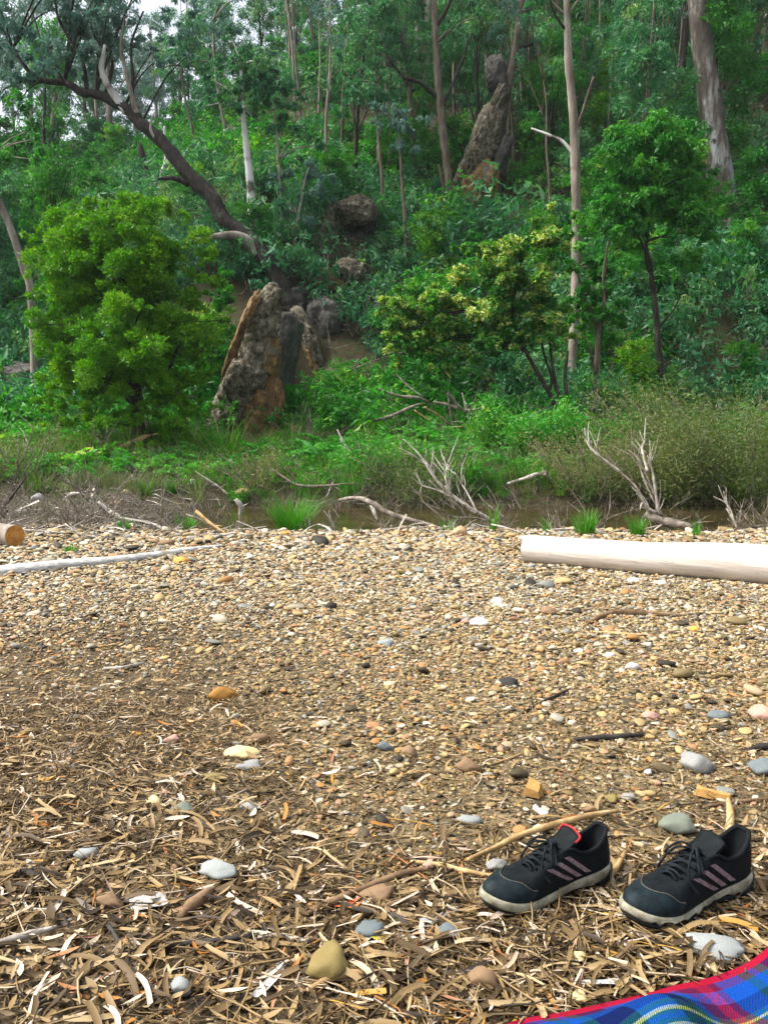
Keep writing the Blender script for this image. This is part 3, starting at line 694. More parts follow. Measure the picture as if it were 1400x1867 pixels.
def leaf_obj(label, px, py, Lpx, rz, tint, group=None, me=None, name='dry_leaf', cat='leaf', lift=.014, wide=1.0, mat=None, tilt=.25):
    g = gp(px, py); L = pxm(Lpx, (g - Vector((0, 0, CAM_H))).length)
    m = me or random.choice(LEAF)
    if mat is not None: m = m.copy(); m.materials.clear()
    o = link(name, m, mat or G_DRY, loc=(g.x, g.y, h(g.x, g.y) + lift)); o.scale = (L, L * wide, L)
    o.rotation_euler = (random.uniform(-tilt, tilt), random.uniform(-tilt * .6, tilt * .6), rz)
    return tag(o, label, cat, group, tint=tint)
def named_leaves():
    red = m_noise('red_leaf', [(.3, (.42, .07, .02)), (.7, (.62, .16, .06))], 20, bump=.2)
    yel = m_noise('yellow_leaf', [(.3, (.42, .24, .02)), (.7, (.60, .40, .04))], 20, bump=.2)
    pnk = m_noise('pink_leaf', [(.3, (.42, .17, .13)), (.7, (.60, .32, .27))], 20, bump=.2)
    gre = m_noise('green_yellow_leaf', [(.3, (.30, .28, .02)), (.7, (.44, .40, .05))], 20, bump=.2)
    sil = m_noise('silver_bark', [(.3, (.30, .28, .25)), (.5, (.52, .50, .47)), (.7, (.70, .69, .67))], 40, (1, 1, 1), bump=.5)
    chip = m_noise('orange_chip', [(.3, (.36, .17, .04)), (.5, (.55, .30, .09)), (.7, (.66, .44, .19))], 30, bump=.6)
    leaf_obj('bright orange red leaf in the litter left of the shoes', 632, 1662, 48, .25, .5, mat=red, wide=1.7)
    leaf_obj('pinkish red leaf touching the bright orange red leaf', 658, 1658, 30, -.9, .5, mat=pnk, wide=1.8)
    leaf_obj('yellow leaf lying between the two shoes', 1083, 1679, 52, -.12, .5, mat=yel)
    leaf_obj('yellow green leaf beside the blue grey stones', 697, 1726, 36, .2, .5, mat=gre, wide=1.7)
    leaf_obj('pink leaf lying in the lower left litter', 168, 1722, 44, .3, .5, mat=pnk)
    leaf_obj('white dead leaf standing out at the left litter', 62, 1592, 38, -.5, .5, mat=sil, wide=1.3)
    leaf_obj('white dead leaf upright in the litter left of the blanket', 965, 1745, 40, 1.4, .5, mat=sil)
    leaf_obj('white fallen leaf on the gravel near the centre', 604, 1419, 34, .3, .5, mat=sil, wide=1.3)
    leaf_obj('silver white leaf above the reddish gravel path', 923, 1300, 26, .6, .5, mat=sil, wide=1.5)
    leaf_obj('big white leaf pair beside the blue grey flat stone', 740, 1722, 60, -.45, .5, mat=sil, wide=1.2)
    leaf_obj('curled pale leaf leaning toward the left shoe', 795, 1690, 70, .75, .5, mat=sil)
    leaf_obj('pale splintered bark piece in the left litter', 272, 1660, 58, .45, .5, me=strip(41, .42), mat=sil, name='bark_piece', cat='bark', wide=1.3)
    leaf_obj('white splayed bark piece at the bottom centre left', 490, 1800, 90, 1.2, .5, me=strip(43, .2), mat=sil, name='bark_piece', cat='bark')
    leaf_obj('pale long bark piece by the edge of the blanket', 1105, 1805, 85, .12, .5, me=strip(45, .13), mat=sil, name='bark_piece', cat='bark')
    # wood chips: small split blocks
    def chipo(label, px, py, Lpx, w, rz, m):
        g = gp(px, py); L = pxm(Lpx, g.length)
        rg = random.Random(px); V = []
        for X in (-.5, -.2, .15, .5):
            for (a, b) in ((-1, 0), (1, 0), (.8, 1), (-.7, .85)):
                V.append((X + rg.uniform(-.06, .06), w * .5 * a * rg.uniform(.7, 1.1), w * .8 * b * rg.uniform(.6, 1.1)))
        F = [tuple(k * 4 + q for q in (j, (j + 1) % 4)) + tuple((k + 1) * 4 + q for q in ((j + 1) % 4, j)) for k in range(3) for j in range(4)] + [(3, 2, 1, 0), (12, 13, 14, 15)]
        o = link('wood_chip', mk('wood_chip', V, F, smooth=False), m, loc=(g.x, g.y, h(g.x, g.y) + .004)); o.scale = (L,) * 3; o.rotation_euler = (.05, .1, rz)
        tag(o, label, 'wood chip')
    chipo('orange splintered wood chip standing on the gravel above the left shoe', 972, 1450, 44, .75, 1.2, chip)
    chipo('pale wood chip below the orange splintered chip', 984, 1484, 34, .3, -1.0, sil)
    chipo('bright orange wood chip above the right shoe', 1297, 1456, 60, .34, -.45, chip)
    chipo('reddish bark chip in the near litter above the blanket', 945, 1763, 62, .45, .2, STICK_BROWN)
    fam = [('tan dry gum leaf lying in the litter', (.5, .65), 'tan leaves in the litter'), ('dark brown dead leaf lying in the litter', (.12, .3), 'dark leaves in the litter'),
           ('pale silvery dead leaf lying in the litter', (.80, .87), 'pale leaves in the litter'), ('rust coloured dead leaf lying in the litter', (.92, .95), 'rusty leaves in the litter')]
    n = 0
    while n < 250:
        px, py = random.uniform(10, 1390), random.uniform(1180, 1860) ** 1.0
        g = gp(px, py)
        if float(litter_mask(g.x, g.y)) < .45: continue
        if px > 850 and py > 1490: continue
        if bool(on_blanket(g.x, g.y, g.z)): continue
        if any((g.x - a) ** 2 + (g.y - b) ** 2 < (c * .8) ** 2 for a, b, c in HERO): continue
        lab, tr, grp = random.choices(fam, [.46, .28, .16, .10])[0]
        leaf_obj(lab, px, py, random.uniform(22, 52) * (1 if py > 1450 else .7), random.uniform(0, 6.28), random.uniform(*tr), grp, lift=random.uniform(.012, .024)); n += 1; LOOSE.append((bpy.data.objects[COL.objects[-1].name], lab.split(' lying')[0], px, py, 'stone'))
named_leaves()

# ------------------------------------------------------------------ shoes
def closed(P, n):
    P = np.asarray(P, float); k = len(P); u = np.linspace(0, k, n, endpoint=False); i = u.astype(int); f = (u - i)[:, None]
    a, b, c, d = P[(i - 1) % k], P[i % k], P[(i + 1) % k], P[(i + 2) % k]
    return .5 * (2 * b + (c - a) * f + (2 * a - 5 * b + 4 * c - d) * f ** 2 + (3 * b - a - 3 * c + d) * f ** 3)
FOOT_L = [(.000, .0), (.010, .023), (.045, .034), (.100, .032), (.150, .037), (.200, .046), (.242, .043), (.270, .027)]
FOOT = FOOT_L + [(.284, 0)] + [(x, -y * .95) for x, y in FOOT_L[:0:-1]]
RIM_L = [(.012, .0, .116), (.018, .016, .113), (.046, .027, .092), (.082, .028, .088), (.112, .025, .104), (.142, .020, .094), (.170, .016, .079), (.183, .009, .073)]
RIM = RIM_L + [(.187, 0, .072)] + [(x, -y, z) for x, y, z in RIM_L[:0:-1]]
def spring(V):
    V = np.array(V, float); x = V[:, 0]
    V[:, 2] += .020 * np.clip((x - .19) / .09, 0, 1.2) ** 2 + .003 * np.clip((.06 - x) / .06, 0, 1) ** 2
    return V
NS = 72
FT, RM = closed(FOOT, NS), closed(RIM, NS)
def soletop(x): return .036 - .012 * sm(.03, .16, x)
def upper_pt(i, t):
    B = np.array([FT[i][0], FT[i][1], soletop(FT[i][0]) - .004]); Rr = RM[i]
    toe = sm(.19, .275, FT[i][0])
    C = np.array([B[0] * .9 + Rr[0] * .1 if toe < .02 else B[0] * (.9 + .07 * toe) + Rr[0] * (.1 - .07 * toe), B[1] * 1.03, (B[2] + (Rr[2] - B[2]) * (.55 + .30 * toe))])
    return (1 - t) ** 2 * B + 2 * t * (1 - t) * C + t * t * Rr
def upper_lerp(u, t):
    i = int(math.floor(u)) % NS; f = u - math.floor(u)
    return upper_pt(i, t) * (1 - f) + upper_pt((i + 1) % NS, t) * f
def loft(rings, close_first=False, close_last=False):
    n = len(rings[0]); V = np.vstack(rings); F = []
    for k in range(len(rings) - 1):
        for j in range(n):
            a, b = k * n + j, k * n + (j + 1) % n
            F.append((a, b, b + n, a + n))
    if close_first: F.append(tuple(range(n))[::-1])
    if close_last: F.append(tuple((len(rings) - 1) * n + j for j in range(n)))
    return V, F
def offset(n_, d):
    T = np.roll(FT, -1, 0) - np.roll(FT, 1, 0); T /= np.linalg.norm(T, axis=1)[:, None]
    Nn = np.stack([T[:, 1], -T[:, 0]], 1)
    c = FT.mean(0); s = np.sign(((FT - c) * Nn).sum(1).mean())
    return FT + Nn * d * s
def m_shoe(name, c1, c2, rough=.75, sc=60, bump=.5, sp=.18):
    return m_noise(name, [(.35, c1), (.65, c2)], sc, rough=rough, bump=bump, bscale=350, bdist=.0012, spec=sp)
SH_BLACK = m_shoe('shoe_black', (.0015, .0025, .0032), (.005, .009, .011))
SH_TOE = m_shoe('shoe_toe_cap', (.002, .006, .008), (.010, .020, .025), .62)
SH_LINE = m_shoe('shoe_lining', (.003, .004, .005), (.008, .010, .012), .9)
SH_SOLE = m_shoe('shoe_midsole', (.12, .105, .068), (.36, .345, .26), .75, 38)
SH_RUB = m_shoe('shoe_rubber', (.008, .010, .011), (.02, .024, .025), .7)
SH_STRIPE = m_shoe('shoe_stripe', (.12, .075, .08), (.30, .22, .235), .45, 90)
SH_RED = m_shoe('shoe_red_piping', (.45, .015, .02), (.60, .03, .035), .5)
SH_LACE = m_shoe('shoe_lace', (.004, .006, .008), (.014, .019, .022), .85)
SH_STITCH = m_shoe('shoe_stitching', (.07, .065, .05), (.13, .12, .095), .8)
def build_shoe(label, scallop, red, seed):
    rg = random.Random(seed); root = empty('shoe', (0, 0, 0)); tag(root, label, 'shoe', 'pair of running shoes')
    def add(nm, V, F, m, par=root, smooth=True):
        o = link(nm, mk(nm, V, F, smooth), m, par); return o
    ts = np.linspace(0, 1, 11)
    rings = [np.array([upper_pt(i, t) for i in range(NS)]) for t in ts]
    cen = np.array([.09, 0, 0]); inn = []
    for (k, dz) in ((.06, .003), (.14, .001), (.20, -.010)):
        r_ = RM.copy(); cx = np.clip(RM[:, 0], .03, .15); r_[:, 0] = RM[:, 0] * (1 - k) + cx * k; r_[:, 1] *= (1 - k * 1.3); r_[:, 2] += dz; inn.append(r_)
    u = spring(np.vstack(rings + inn[:2])); n_ = len(rings) + 2
    V, F = loft([u[k * NS:(k + 1) * NS] for k in range(n_)])
    up = add('upper', V, F, SH_BLACK)
    low = FT * .78 + np.array([.028, 0]); ins = np.hstack([low, np.full((NS, 1), .040)])
    lr = [inn[1], inn[2], np.hstack([(FT * .82 + np.array([.02, 0])), np.full((NS, 1), .055)]) * np.array([.82, .9, 1]) + np.array([.008, 0, 0]), ins * np.array([.8, .85, 1]) + np.array([.008, 0, 0])]
    V, F = loft([spring(x) for x in lr], close_last=True); add('lining', V, F, SH_LINE, up)
    # toe cap overlay, sits just proud of the upper
    idx = [i for i in range(NS) if FT[i][0] > .205]; idx.sort(key=lambda i: (i - NS // 2))
    V = []; tt = np.linspace(.02, .62, 7)
    for i in idx:
        for t in tt * (.55 + .45 * float(sm(.205, .262, FT[i][0]))):
            p = upper_pt(i, t); c = np.array([.2, 0, .02]); d = (p - c) / np.linalg.norm(p - c); V.append(p + d * .0013)
    F = [(a * 7 + b, a * 7 + b + 1, (a + 1) * 7 + b + 1, (a + 1) * 7 + b) for a in range(len(idx) - 1) for b in range(6)]
    tc = add('toe_cap', spring(V), F, SH_TOE, up)
    edge = spring([V[a * 7 + 6] for a in range(len(idx))]); v2, f2 = tube(edge, .0008, n=len(edge) * 2, sides=5); add('stitching', v2, f2, SH_STITCH, up)
    # three stripes on each side
    for side in (0, 1):
        us = np.linspace(1.2, 7.6, 90) / 16 * NS; us = NS - us if side else us; tg_ = np.linspace(.05, 1, 34)
        G = np.array([[upper_lerp(u_, t_) for t_ in tg_] for u_ in us]).reshape(-1, 3)
        for k in range(3):
            V = []; nn = 8; xt = (.116, .137, .157)[k]; zt = (.092, .086, .078)[k]; zb_ = (.046, .042, .040)[k]
            for q in range(nn):
                f = q / (nn - 1)
                for e in (0, 1):
                    x_ = xt - .052 * (1 - f) + (.0125 if e else 0); z_ = zb_ + (zt - zb_) * f
                    p = G[np.argmin((G[:, 0] - x_) ** 2 + (G[:, 2] - z_) ** 2)]
                    V.append(np.array([x_, p[1], z_]) + np.array([0, -1.0 if side else 1.0, .2]) * .0016)
            F = [(2 * q, 2 * q + 1, 2 * q + 3, 2 * q + 2) for q in range(nn - 1)]
            if side: F = [f[::-1] for f in F]
            add('stripe', spring(V), F, SH_STRIPE, up)
    # midsole
    xs = FT[:, 0]
    def ring(d, z): return np.hstack([offset(0, d), np.broadcast_to(np.asarray(z), NS)[:, None]])
    top = soletop(xs)
    ar = np.cumsum(np.r_[0, np.linalg.norm(np.diff(FT, axis=0), axis=1)])
    lowz = .009 + (.010 * np.abs(np.sin(ar / .030 * math.pi)) ** .6 if scallop else .003 * sm(.12, .06, xs)) * np.where((xs > .05) & (xs < .26), 1, .3)
    arch = .010 * np.exp(-((xs - .105) / .035) ** 2)
    rr = [ring(-.006, top), ring(.001, top + .0035), ring(.0042, top - .001), ring(.0050, top * .6 + .004), ring(.0058, lowz + arch * .6 + .003), ring(.004, lowz + arch * .6), ring(-.004, lowz + arch * .5)]
    V, F = loft([spring(x) for x in rr[::-1]], close_first=True, close_last=True); ms = add('midsole', V, F, SH_SOLE)
    rr = [ring(-.003, .012 + arch), ring(.0015, .011 + arch), ring(.0025, .004 + arch), ring(-.002, .0 + arch)]
    V, F = loft([spring(x) for x in rr[::-1]], close_first=True, close_last=True); add('outsole', V, F, SH_RUB)
    # dark heel block wraps the back of the midsole
    ids = [i for i in range(-14, 15) if FT[i % NS][0] < .062]
    V = []
    for i in ids:
        o_ = offset(0, .0075)[i % NS]; e = FT[i % NS][0] / .062
        for z in (.0, .008, .018, .030 - .016 * e): V.append((o_[0], o_[1], z + .001))
        o2 = offset(0, .001)[i % NS]; V.append((o2[0], o2[1], .031 - .016 * e))
    F = [(a * 5 + b, (a + 1) * 5 + b, (a + 1) * 5 + b + 1, a * 5 + b + 1) for a in range(len(ids) - 1) for b in range(4)]
    add('heel_block', spring(V), F, SH_RUB)
    # white heel clip running up behind the heel
    V, F = tube([(-.006, 0, .030), (-.0055, 0, .050), (.0005, 0, .070)], [.006, .0045, .001], n=8, sides=8); add('heel_clip', spring(V), F, SH_SOLE)
    # padded collar
    ci = [i % NS for i in range(-20, 21)]
    V, F = tube([RM[i] + np.array([0, 0, .0005]) for i in ci], [.0045] * len(ci), n=80, sides=8); add('collar', spring(V), F, SH_LINE, up)
    # tongue
    path = crom([(.188, .068), (.165, .080), (.135, .100), (.105, .118), (.090, .132)], 12); V = []
    for k, (x, z) in enumerate(path):
        wd = .019 + .009 * k / 11
        for s in np.linspace(-1, 1, 7): V.append((x + .004 * abs(s) ** 2, s * wd, z - .006 * s * s))
    nv = len(V); V += [(x - .004, y, z - .006) for x, y, z in V]
    F = [(a * 7 + b, a * 7 + b + 1, a * 7 + 8 + b, a * 7 + 7 + b) for a in range(11) for b in range(6)]
    F += [tuple(q + nv for q in f[::-1]) for f in F]
    F += [(77 + b, 78 + b, nv + 78 + b, nv + 77 + b)[::-1] for b in range(6)] + [(a * 7 + e, a * 7 + 7 + e, nv + a * 7 + 7 + e, nv + a * 7 + e) for a in range(11) for e in (0, 6)]
    tg = add('tongue', spring(V), F, SH_BLACK)
    if red:
        P = [np.array(V[77 + b]) + (-.002, 0, .0005) for b in range(7)]; P = [np.array(V[63]) + (-.003, .0, 0)] + P + [np.array(V[69]) + (-.003, 0, 0)]
        v2, f2 = tube(P, .0022, n=24, sides=6); add('tongue_piping', spring(v2), f2, SH_RED, tg)
    # laces
    for k in range(6):
        f = k / 5; i1 = (4.2 + 2.5 * f) / 16 * NS
        a = upper_lerp(i1, .93); b = upper_lerp(NS - i1 - .6, .93); mid = (a + b) / 2 + np.array([.002, 0, .010])
        v2, f2 = tube([a + (0, .002, .001), (a + mid) / 2 + (0, 0, .003), mid, (b + mid) / 2 + (0, 0, .003), b + (0, -.002, .001)], .0026, n=14, sides=6); add('lace', spring(v2), f2, SH_LACE)
        if k < 5:
            i2 = (4.2 + 2.5 * (k + 1) / 5) / 16 * NS; b = upper_lerp(NS - i2, .93); mid = (a + b) / 2 + np.array([.002, 0, .013])
            v2, f2 = tube([a + (0, .001, .002), (a + mid) / 2 + (0, 0, .003), mid, (b + mid) / 2 + (0, 0, .003), b], .0024, n=14, sides=6); add('lace', spring(v2), f2, SH_LACE)
    kx, kz = .135, .112
    for sgn, spread_, ln in ((1, .028, .030), (-1, .026, .034)):
        lp_ = [(kx, 0, kz), (kx + .018, sgn * spread_ * .7, kz + .010), (kx + .030, sgn * (spread_ + .012), kz - .016), (kx + .016, sgn * (spread_ + .008), kz - .024), (kx + .004, sgn * .012, kz - .004), (kx, 0, kz)]
        v2, f2 = tube(lp_, .0023, n=28, sides=6); add('lace_bow', v2, f2, SH_LACE)
        v2, f2 = tube([(kx, 0, kz), (kx + .03, sgn * .018, kz + .002), (kx + .045, sgn * (.032), kz - .03), (kx + .035, sgn * .047, kz - .055)], .0022, n=16, sides=6); add('lace_end', v2, f2, SH_LACE)
    V, F = rock_vf(seed, sub=2, planes=3, soft=.9, rough=0, scale=(.009, .012, .007)); add('lace_knot', V + np.array([kx, 0, kz]), [tuple(f) for f in F], SH_LACE)
    return root
def place_shoe(root, toe, heel, size, roll=0.0, lift=.004):
    t, e = gp(*toe), gp(*heel); d = t - e; yaw = math.atan2(d.y, d.x)
    root.location = (e.x, e.y, h(e.x, e.y) + lift); root.scale = (size,) * 3
    pitch = -math.atan2(h(t.x, t.y) - h(e.x, e.y), math.hypot(d.x, d.y))
    root.rotation_euler = (roll, pitch, yaw); return math.hypot(d.x, d.y)
s1 = build_shoe('black running shoe with cream sole and red tongue trim, left of the pair', False, True, 1)
L1 = place_shoe(s1, (880, 1676), (1100, 1604), 1.0, R(-3), .012)
s2 = build_shoe('black running shoe with scalloped cream sole, right of the pair', True, False, 2)
L2 = place_shoe(s2, (1138, 1704), (1352, 1620), 1.0, R(-3), .012)
for s_, L_ in ((s1, L1), (s2, L2)): s_.scale = (L_ / .284, L_ / .284 * .90, L_ / .284 * .88)
print('shoe lengths', L1, L2)

# ------------------------------------------------------------------ blanket
def m_plaid():
    m = bpy.data.materials.new('plaid_wool'); t = nodes(m)
    uv = N(t, 'ShaderNodeUVMap'); sp = N(t, 'ShaderNodeSeparateXYZ'); t.links.new(uv.outputs[0], sp.inputs[0])
    B, NV, RD, GR, YE, PU = (.003, .048, .27), (.002, .008, .055), (.26, .004, .020), (.005, .055, .05), (.26, .31, .08), (.085, .006, .035)
    def bands(sock, period, stops):
        f = math_(t, 'FRACT', math_(t, 'DIVIDE', sock, period)); r = ramp(t, stops, 'CONSTANT'); t.links.new(f, r.inputs[0]); return r.outputs[0]
    cu = bands(sp.outputs[0], .34, [(0, B), (.16, NV), (.26, GR), (.32, B), (.38, PU), (.47, RD), (.54, PU), (.58, B), (.72, GR), (.78, B), (.82, GR), (.87, NV)])
    cv = bands(sp.outputs[1], .34, [(0, PU), (.09, B), (.17, NV), (.26, GR), (.30, YE), (.32, GR), (.37, YE), (.39, GR), (.45, B), (.62, PU), (.74, B)])
    # twill: fine diagonal picks decide which yarn is on top
    w_ = math_(t, 'GREATER_THAN', math_(t, 'FRACT', math_(t, 'MULTIPLY', math_(t, 'ADD', sp.outputs[0], sp.outputs[1]), 330.0)), .5)
    c = mixc(t, w_, cu, cv)
    border = math_(t, 'LESS_THAN', sp.outputs[1], .014); c = mixc(t, math_(t, 'MULTIPLY', border, .95), c, RD)
    nz = N(t, 'ShaderNodeTexNoise', i_Scale=420.0, i_Detail=2.0); t.links.new(uv.outputs[0], nz.inputs['Vector'])
    hs = mixc(t, .6, c, nz.outputs[0], 'OVERLAY')
    p = N(t, 'ShaderNodeBsdfPrincipled', i_Roughness=.95); p.inputs['Specular IOR Level'].default_value = .1; t.links.new(hs, p.inputs['Base Color'])
    b = N(t, 'ShaderNodeBump', i_Strength=.5, i_Distance=.002); t.links.new(nz.outputs[0], b.inputs['Height']); t.links.new(b.outputs[0], p.inputs['Normal'])
    out(t, p.outputs[0]); return m
def blanket():
    E = np.array([tuple(gp(*p))[:2] for p in BL_EDGE]); nu, nv = 110, 60
    E = crom(E, nu); dirv = np.array([.42, -1.0]); dirv /= np.linalg.norm(dirv)
    ul = np.r_[0, np.cumsum(np.linalg.norm(np.diff(E, axis=0), axis=1))]; V, U = [], []
    for j in range(nv):
        v = (j / (nv - 1)) ** 1.3 * .95
        for i in range(nu):
            x, y = E[i] + dirv * v
            z = h(x, y) + .016 + .020 * sm(0, .06, v) + (.022 * math.sin(ul[i] * 17 + v * 9 + 1.0) + .016 * math.sin(ul[i] * 9 - v * 21) + .010 * math.sin(ul[i] * 33 + v * 14)) * sm(0, .10, v) + .028 * math.exp(-((ul[i] - .62 * ul[-1]) / .06) ** 2) * math.exp(-(v / .12) ** 2)
            V.append((x, y, max(z, h(x, y) + .008))); U.append((ul[i], v))
    F = np.array([(j * nu + i, (j + 1) * nu + i, (j + 1) * nu + i + 1, j * nu + i + 1) for j in range(nv - 1) for i in range(nu - 1)])
    me = mk('picnic_blanket', V, F); ul_ = me.uv_layers.new(name='UVMap'); li = np.zeros(len(me.loops), np.int32); me.loops.foreach_get('vertex_index', li)
    ul_.data.foreach_set('uv', np.array(U, np.float32)[li].ravel())
    o = link('picnic_blanket', me, m_plaid()); md = o.modifiers.new('thickness', 'SOLIDIFY'); md.thickness = .006; md.offset = 0
    tag(o, 'blue and red plaid wool blanket corner at bottom right', 'blanket')
blanket()

# ------------------------------------------------------------------ rock outcrops
def Rview(tilt, yaw=0, pitch=0):
    return Matrix.Rotation(R(tilt), 3, 'Y') @ Matrix.Rotation(R(yaw), 3, 'Z') @ Matrix.Rotation(R(pitch), 3, 'X')
def outcrop(label, base, blocks, name='rock_outcrop', dep=.5, cat='rock', dy=0.0):
    g = gp(*base); root = empty(name, (g.x, g.y + dy, h(g.x, g.y))); tag(root, label, cat); MARKS['tree'].append((label, blocks[0][0], blocks[0][1]))
    for i, b in enumerate(blocks):
        px, py, wp, hp, tilt, mat = b[:6]; Y = g.y + dy + (b[6] if len(b) > 6 else 0)
        c = at(px, py, Y); s = (pxm(wp, Y) * .47, pxm(max(wp, hp * .6), Y) * dep * .9, pxm(hp, Y) * .58)
        V, F = block_vf(int(px * 7 + py + i))
        V = (V * s) @ np.array(Rview(tilt, random.uniform(-28, 28), random.uniform(-14, 14))).T + np.array(c)
        # cracks: quantised steps along the bedding give split ledges
        o = part('rock_block', mk('rock_block', V, F, smooth=False), mat, root)
    return root
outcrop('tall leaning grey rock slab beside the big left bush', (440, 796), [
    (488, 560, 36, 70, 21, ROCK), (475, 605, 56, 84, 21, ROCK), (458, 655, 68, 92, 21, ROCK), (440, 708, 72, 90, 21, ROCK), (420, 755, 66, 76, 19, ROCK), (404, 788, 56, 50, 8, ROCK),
    (490, 680, 30, 120, 17, ROCK_ORANGE, .1), (468, 758, 60, 84, 14, ROCK_ORANGE, -.05), (500, 740, 40, 84, 8, ROCK_ORANGE), (440, 620, 26, 150, 22, ROCK_ORANGE, .2), (455, 700, 50, 180, 21, ROCK_DARK_SHADED, .5), (520, 655, 26, 150, 10, ROCK_DARK_SHADED, 1.3)], dy=.25)  # narrow dark block at the back paints the shade of the hollow
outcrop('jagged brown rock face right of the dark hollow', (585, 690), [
    (556, 600, 26, 70, -24, ROCK), (566, 632, 26, 84, -22, ROCK), (576, 655, 26, 56, -18, ROCK_ORANGE), (600, 610, 70, 110, -10, ROCK_DARK_SHADED, .6), (532, 560, 84, 50, -8, ROCK_DARK_SHADED, 1.0), (535, 590, 90, 60, 0, ROCK_DARK_SHADED, 1.5), (600, 680, 40, 70, -10, ROCK_DARK_SHADED, .5)], dy=.2)  # dark blocks roofing the hollow: its deep shade put into the rock colour
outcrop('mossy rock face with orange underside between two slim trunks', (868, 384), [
    (905, 195, 26, 70, 26, ROCK), (888, 245, 46, 90, 24, ROCK), (866, 298, 48, 84, 26, ROCK), (912, 290, 26, 70, 20, ROCK_DARK_SHADED), (884, 330, 54, 62, 20, ROCK_ORANGE, -.15), (862, 352, 44, 52, 0, ROCK_ORANGE, -.2), (900, 318, 40, 50, 10, ROCK_DARK_SHADED, .2), (905, 140, 36, 60, -8, ROCK_DARK_SHADED)], dy=.5)
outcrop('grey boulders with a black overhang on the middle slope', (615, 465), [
    (652, 385, 70, 42, -10, ROCK), (600, 408, 36, 66, 14, ROCK), (580, 446, 40, 82, 18, ROCK), (655, 425, 56, 44, 0, ROCK_DARK_SHADED, .7), (630, 448, 60, 40, 10, ROCK_DARK_SHADED, .6)], dy=.3)
outcrop('low mossy boulder with an orange crack below the black overhang', (640, 535), [(640, 502, 66, 44, 8, ROCK), (606, 512, 52, 34, 14, ROCK_ORANGE), (660, 520, 44, 30, 0, ROCK)])
outcrop('dark reddish rocks high on the slope at top centre', (690, 190), [(688, 110, 60, 84, 10, ROCK), (665, 160, 56, 60, 0, ROCK_DARK_SHADED), (715, 165, 50, 50, -12, ROCK_ORANGE)], dy=.5)
outcrop('pale round boulder on the slope right of the dark sapling', (1322, 448), [(1320, 425, 36, 40, 0, ROCK)])
outcrop('low grey rocks at the foot of the left bush', (60, 750), [(40, 700, 80, 70, 10, ROCK_DARK_SHADED), (80, 735, 60, 44, 0, ROCK)], dy=.4)
SCREE = []
scr = [rock_me('scree_stone', 700 + i, sub=2, planes=9, soft=.2, rough=.03) for i in range(4)]
for i, (px, py, s, m) in enumerate([(890, 700, 22, S_CREAM), (922, 680, 18, S_TAN), (910, 712, 16, S_RUST), (935, 705, 14, S_WHITE), (884, 733, 14, S_WHITE), (893, 745, 12, S_PINK), (950, 690, 14, S_TAN), (965, 700, 16, S_PINK), (905, 728, 12, S_WHITE), (870, 715, 14, S_RUST), (880, 690, 16, S_TAN), (945, 722, 12, S_TAN), (915, 740, 10, S_PINK), (1010, 705, 26, S_BROWN), (985, 715, 20, S_BROWN)]):
    g = gp(px, py); me = scr[i % 4].copy(); W = pxm(s, g.y) * .55
    o = link('scree_stone', me, m, loc=(g.x, g.y - .05, h(g.x, g.y) + W * .35)); o.scale = (W, W * .8, W * .6); o.rotation_euler = (.3, .2, i)
    SCREE.append((px, o, 'pale' if m in (S_CREAM, S_WHITE) else 'brown' if m in (S_BROWN, S_RUST) else 'pinkish tan'))

for col_ in ('pale', 'brown', 'pinkish tan'):
    for i, (px, o, _) in enumerate(sorted([q for q in SCREE if q[2] == col_], key=lambda q: q[0])):
        tag(o, f"{('leftmost', 'second from left', 'third from left', 'fourth from left', 'fifth from left', 'sixth from left', 'seventh from left')[i]} of the {col_} scree stones under the flowering shrub", 'stone', 'scree stones under the flowering shrub')

# ------------------------------------------------------------------ trees with a place of their own
def wpath(path, Y, dY=0.0):
    n = len(path); return [at(x, y, Y + dY * i / max(1, n - 1)) for i, (x, y) in enumerate(path)]
def pxclumps(ells, Y, n, seed, size=(.22, .42), depth=.6):
    """sub-clumps inside ellipses given in photo pixels (px,py,rx,ry) standing at depth Y"""
    rg = np.random.default_rng(seed); C = []
    ar = np.array([e[2] * e[3] for e in ells], float); ar /= ar.sum()
    for k in range(n):
        e = ells[rg.choice(len(ells), p=ar)]; px, py, rx, ry = e[:4]; yo = e[4] if len(e) > 4 else 0
        d = rg.normal(size=3); d /= np.linalg.norm(d); rr = rg.random() ** .45
        dep = pxm((rx + ry) / 2, Y) * depth
        c = at(px + d[0] * rr * rx, py - d[2] * rr * ry, Y + yo + d[1] * rr * dep)
        s = rg.uniform(*size) * pxm(math.sqrt(rx * ry), Y)
        C.append((c.x, c.y, c.z, s))
    return C
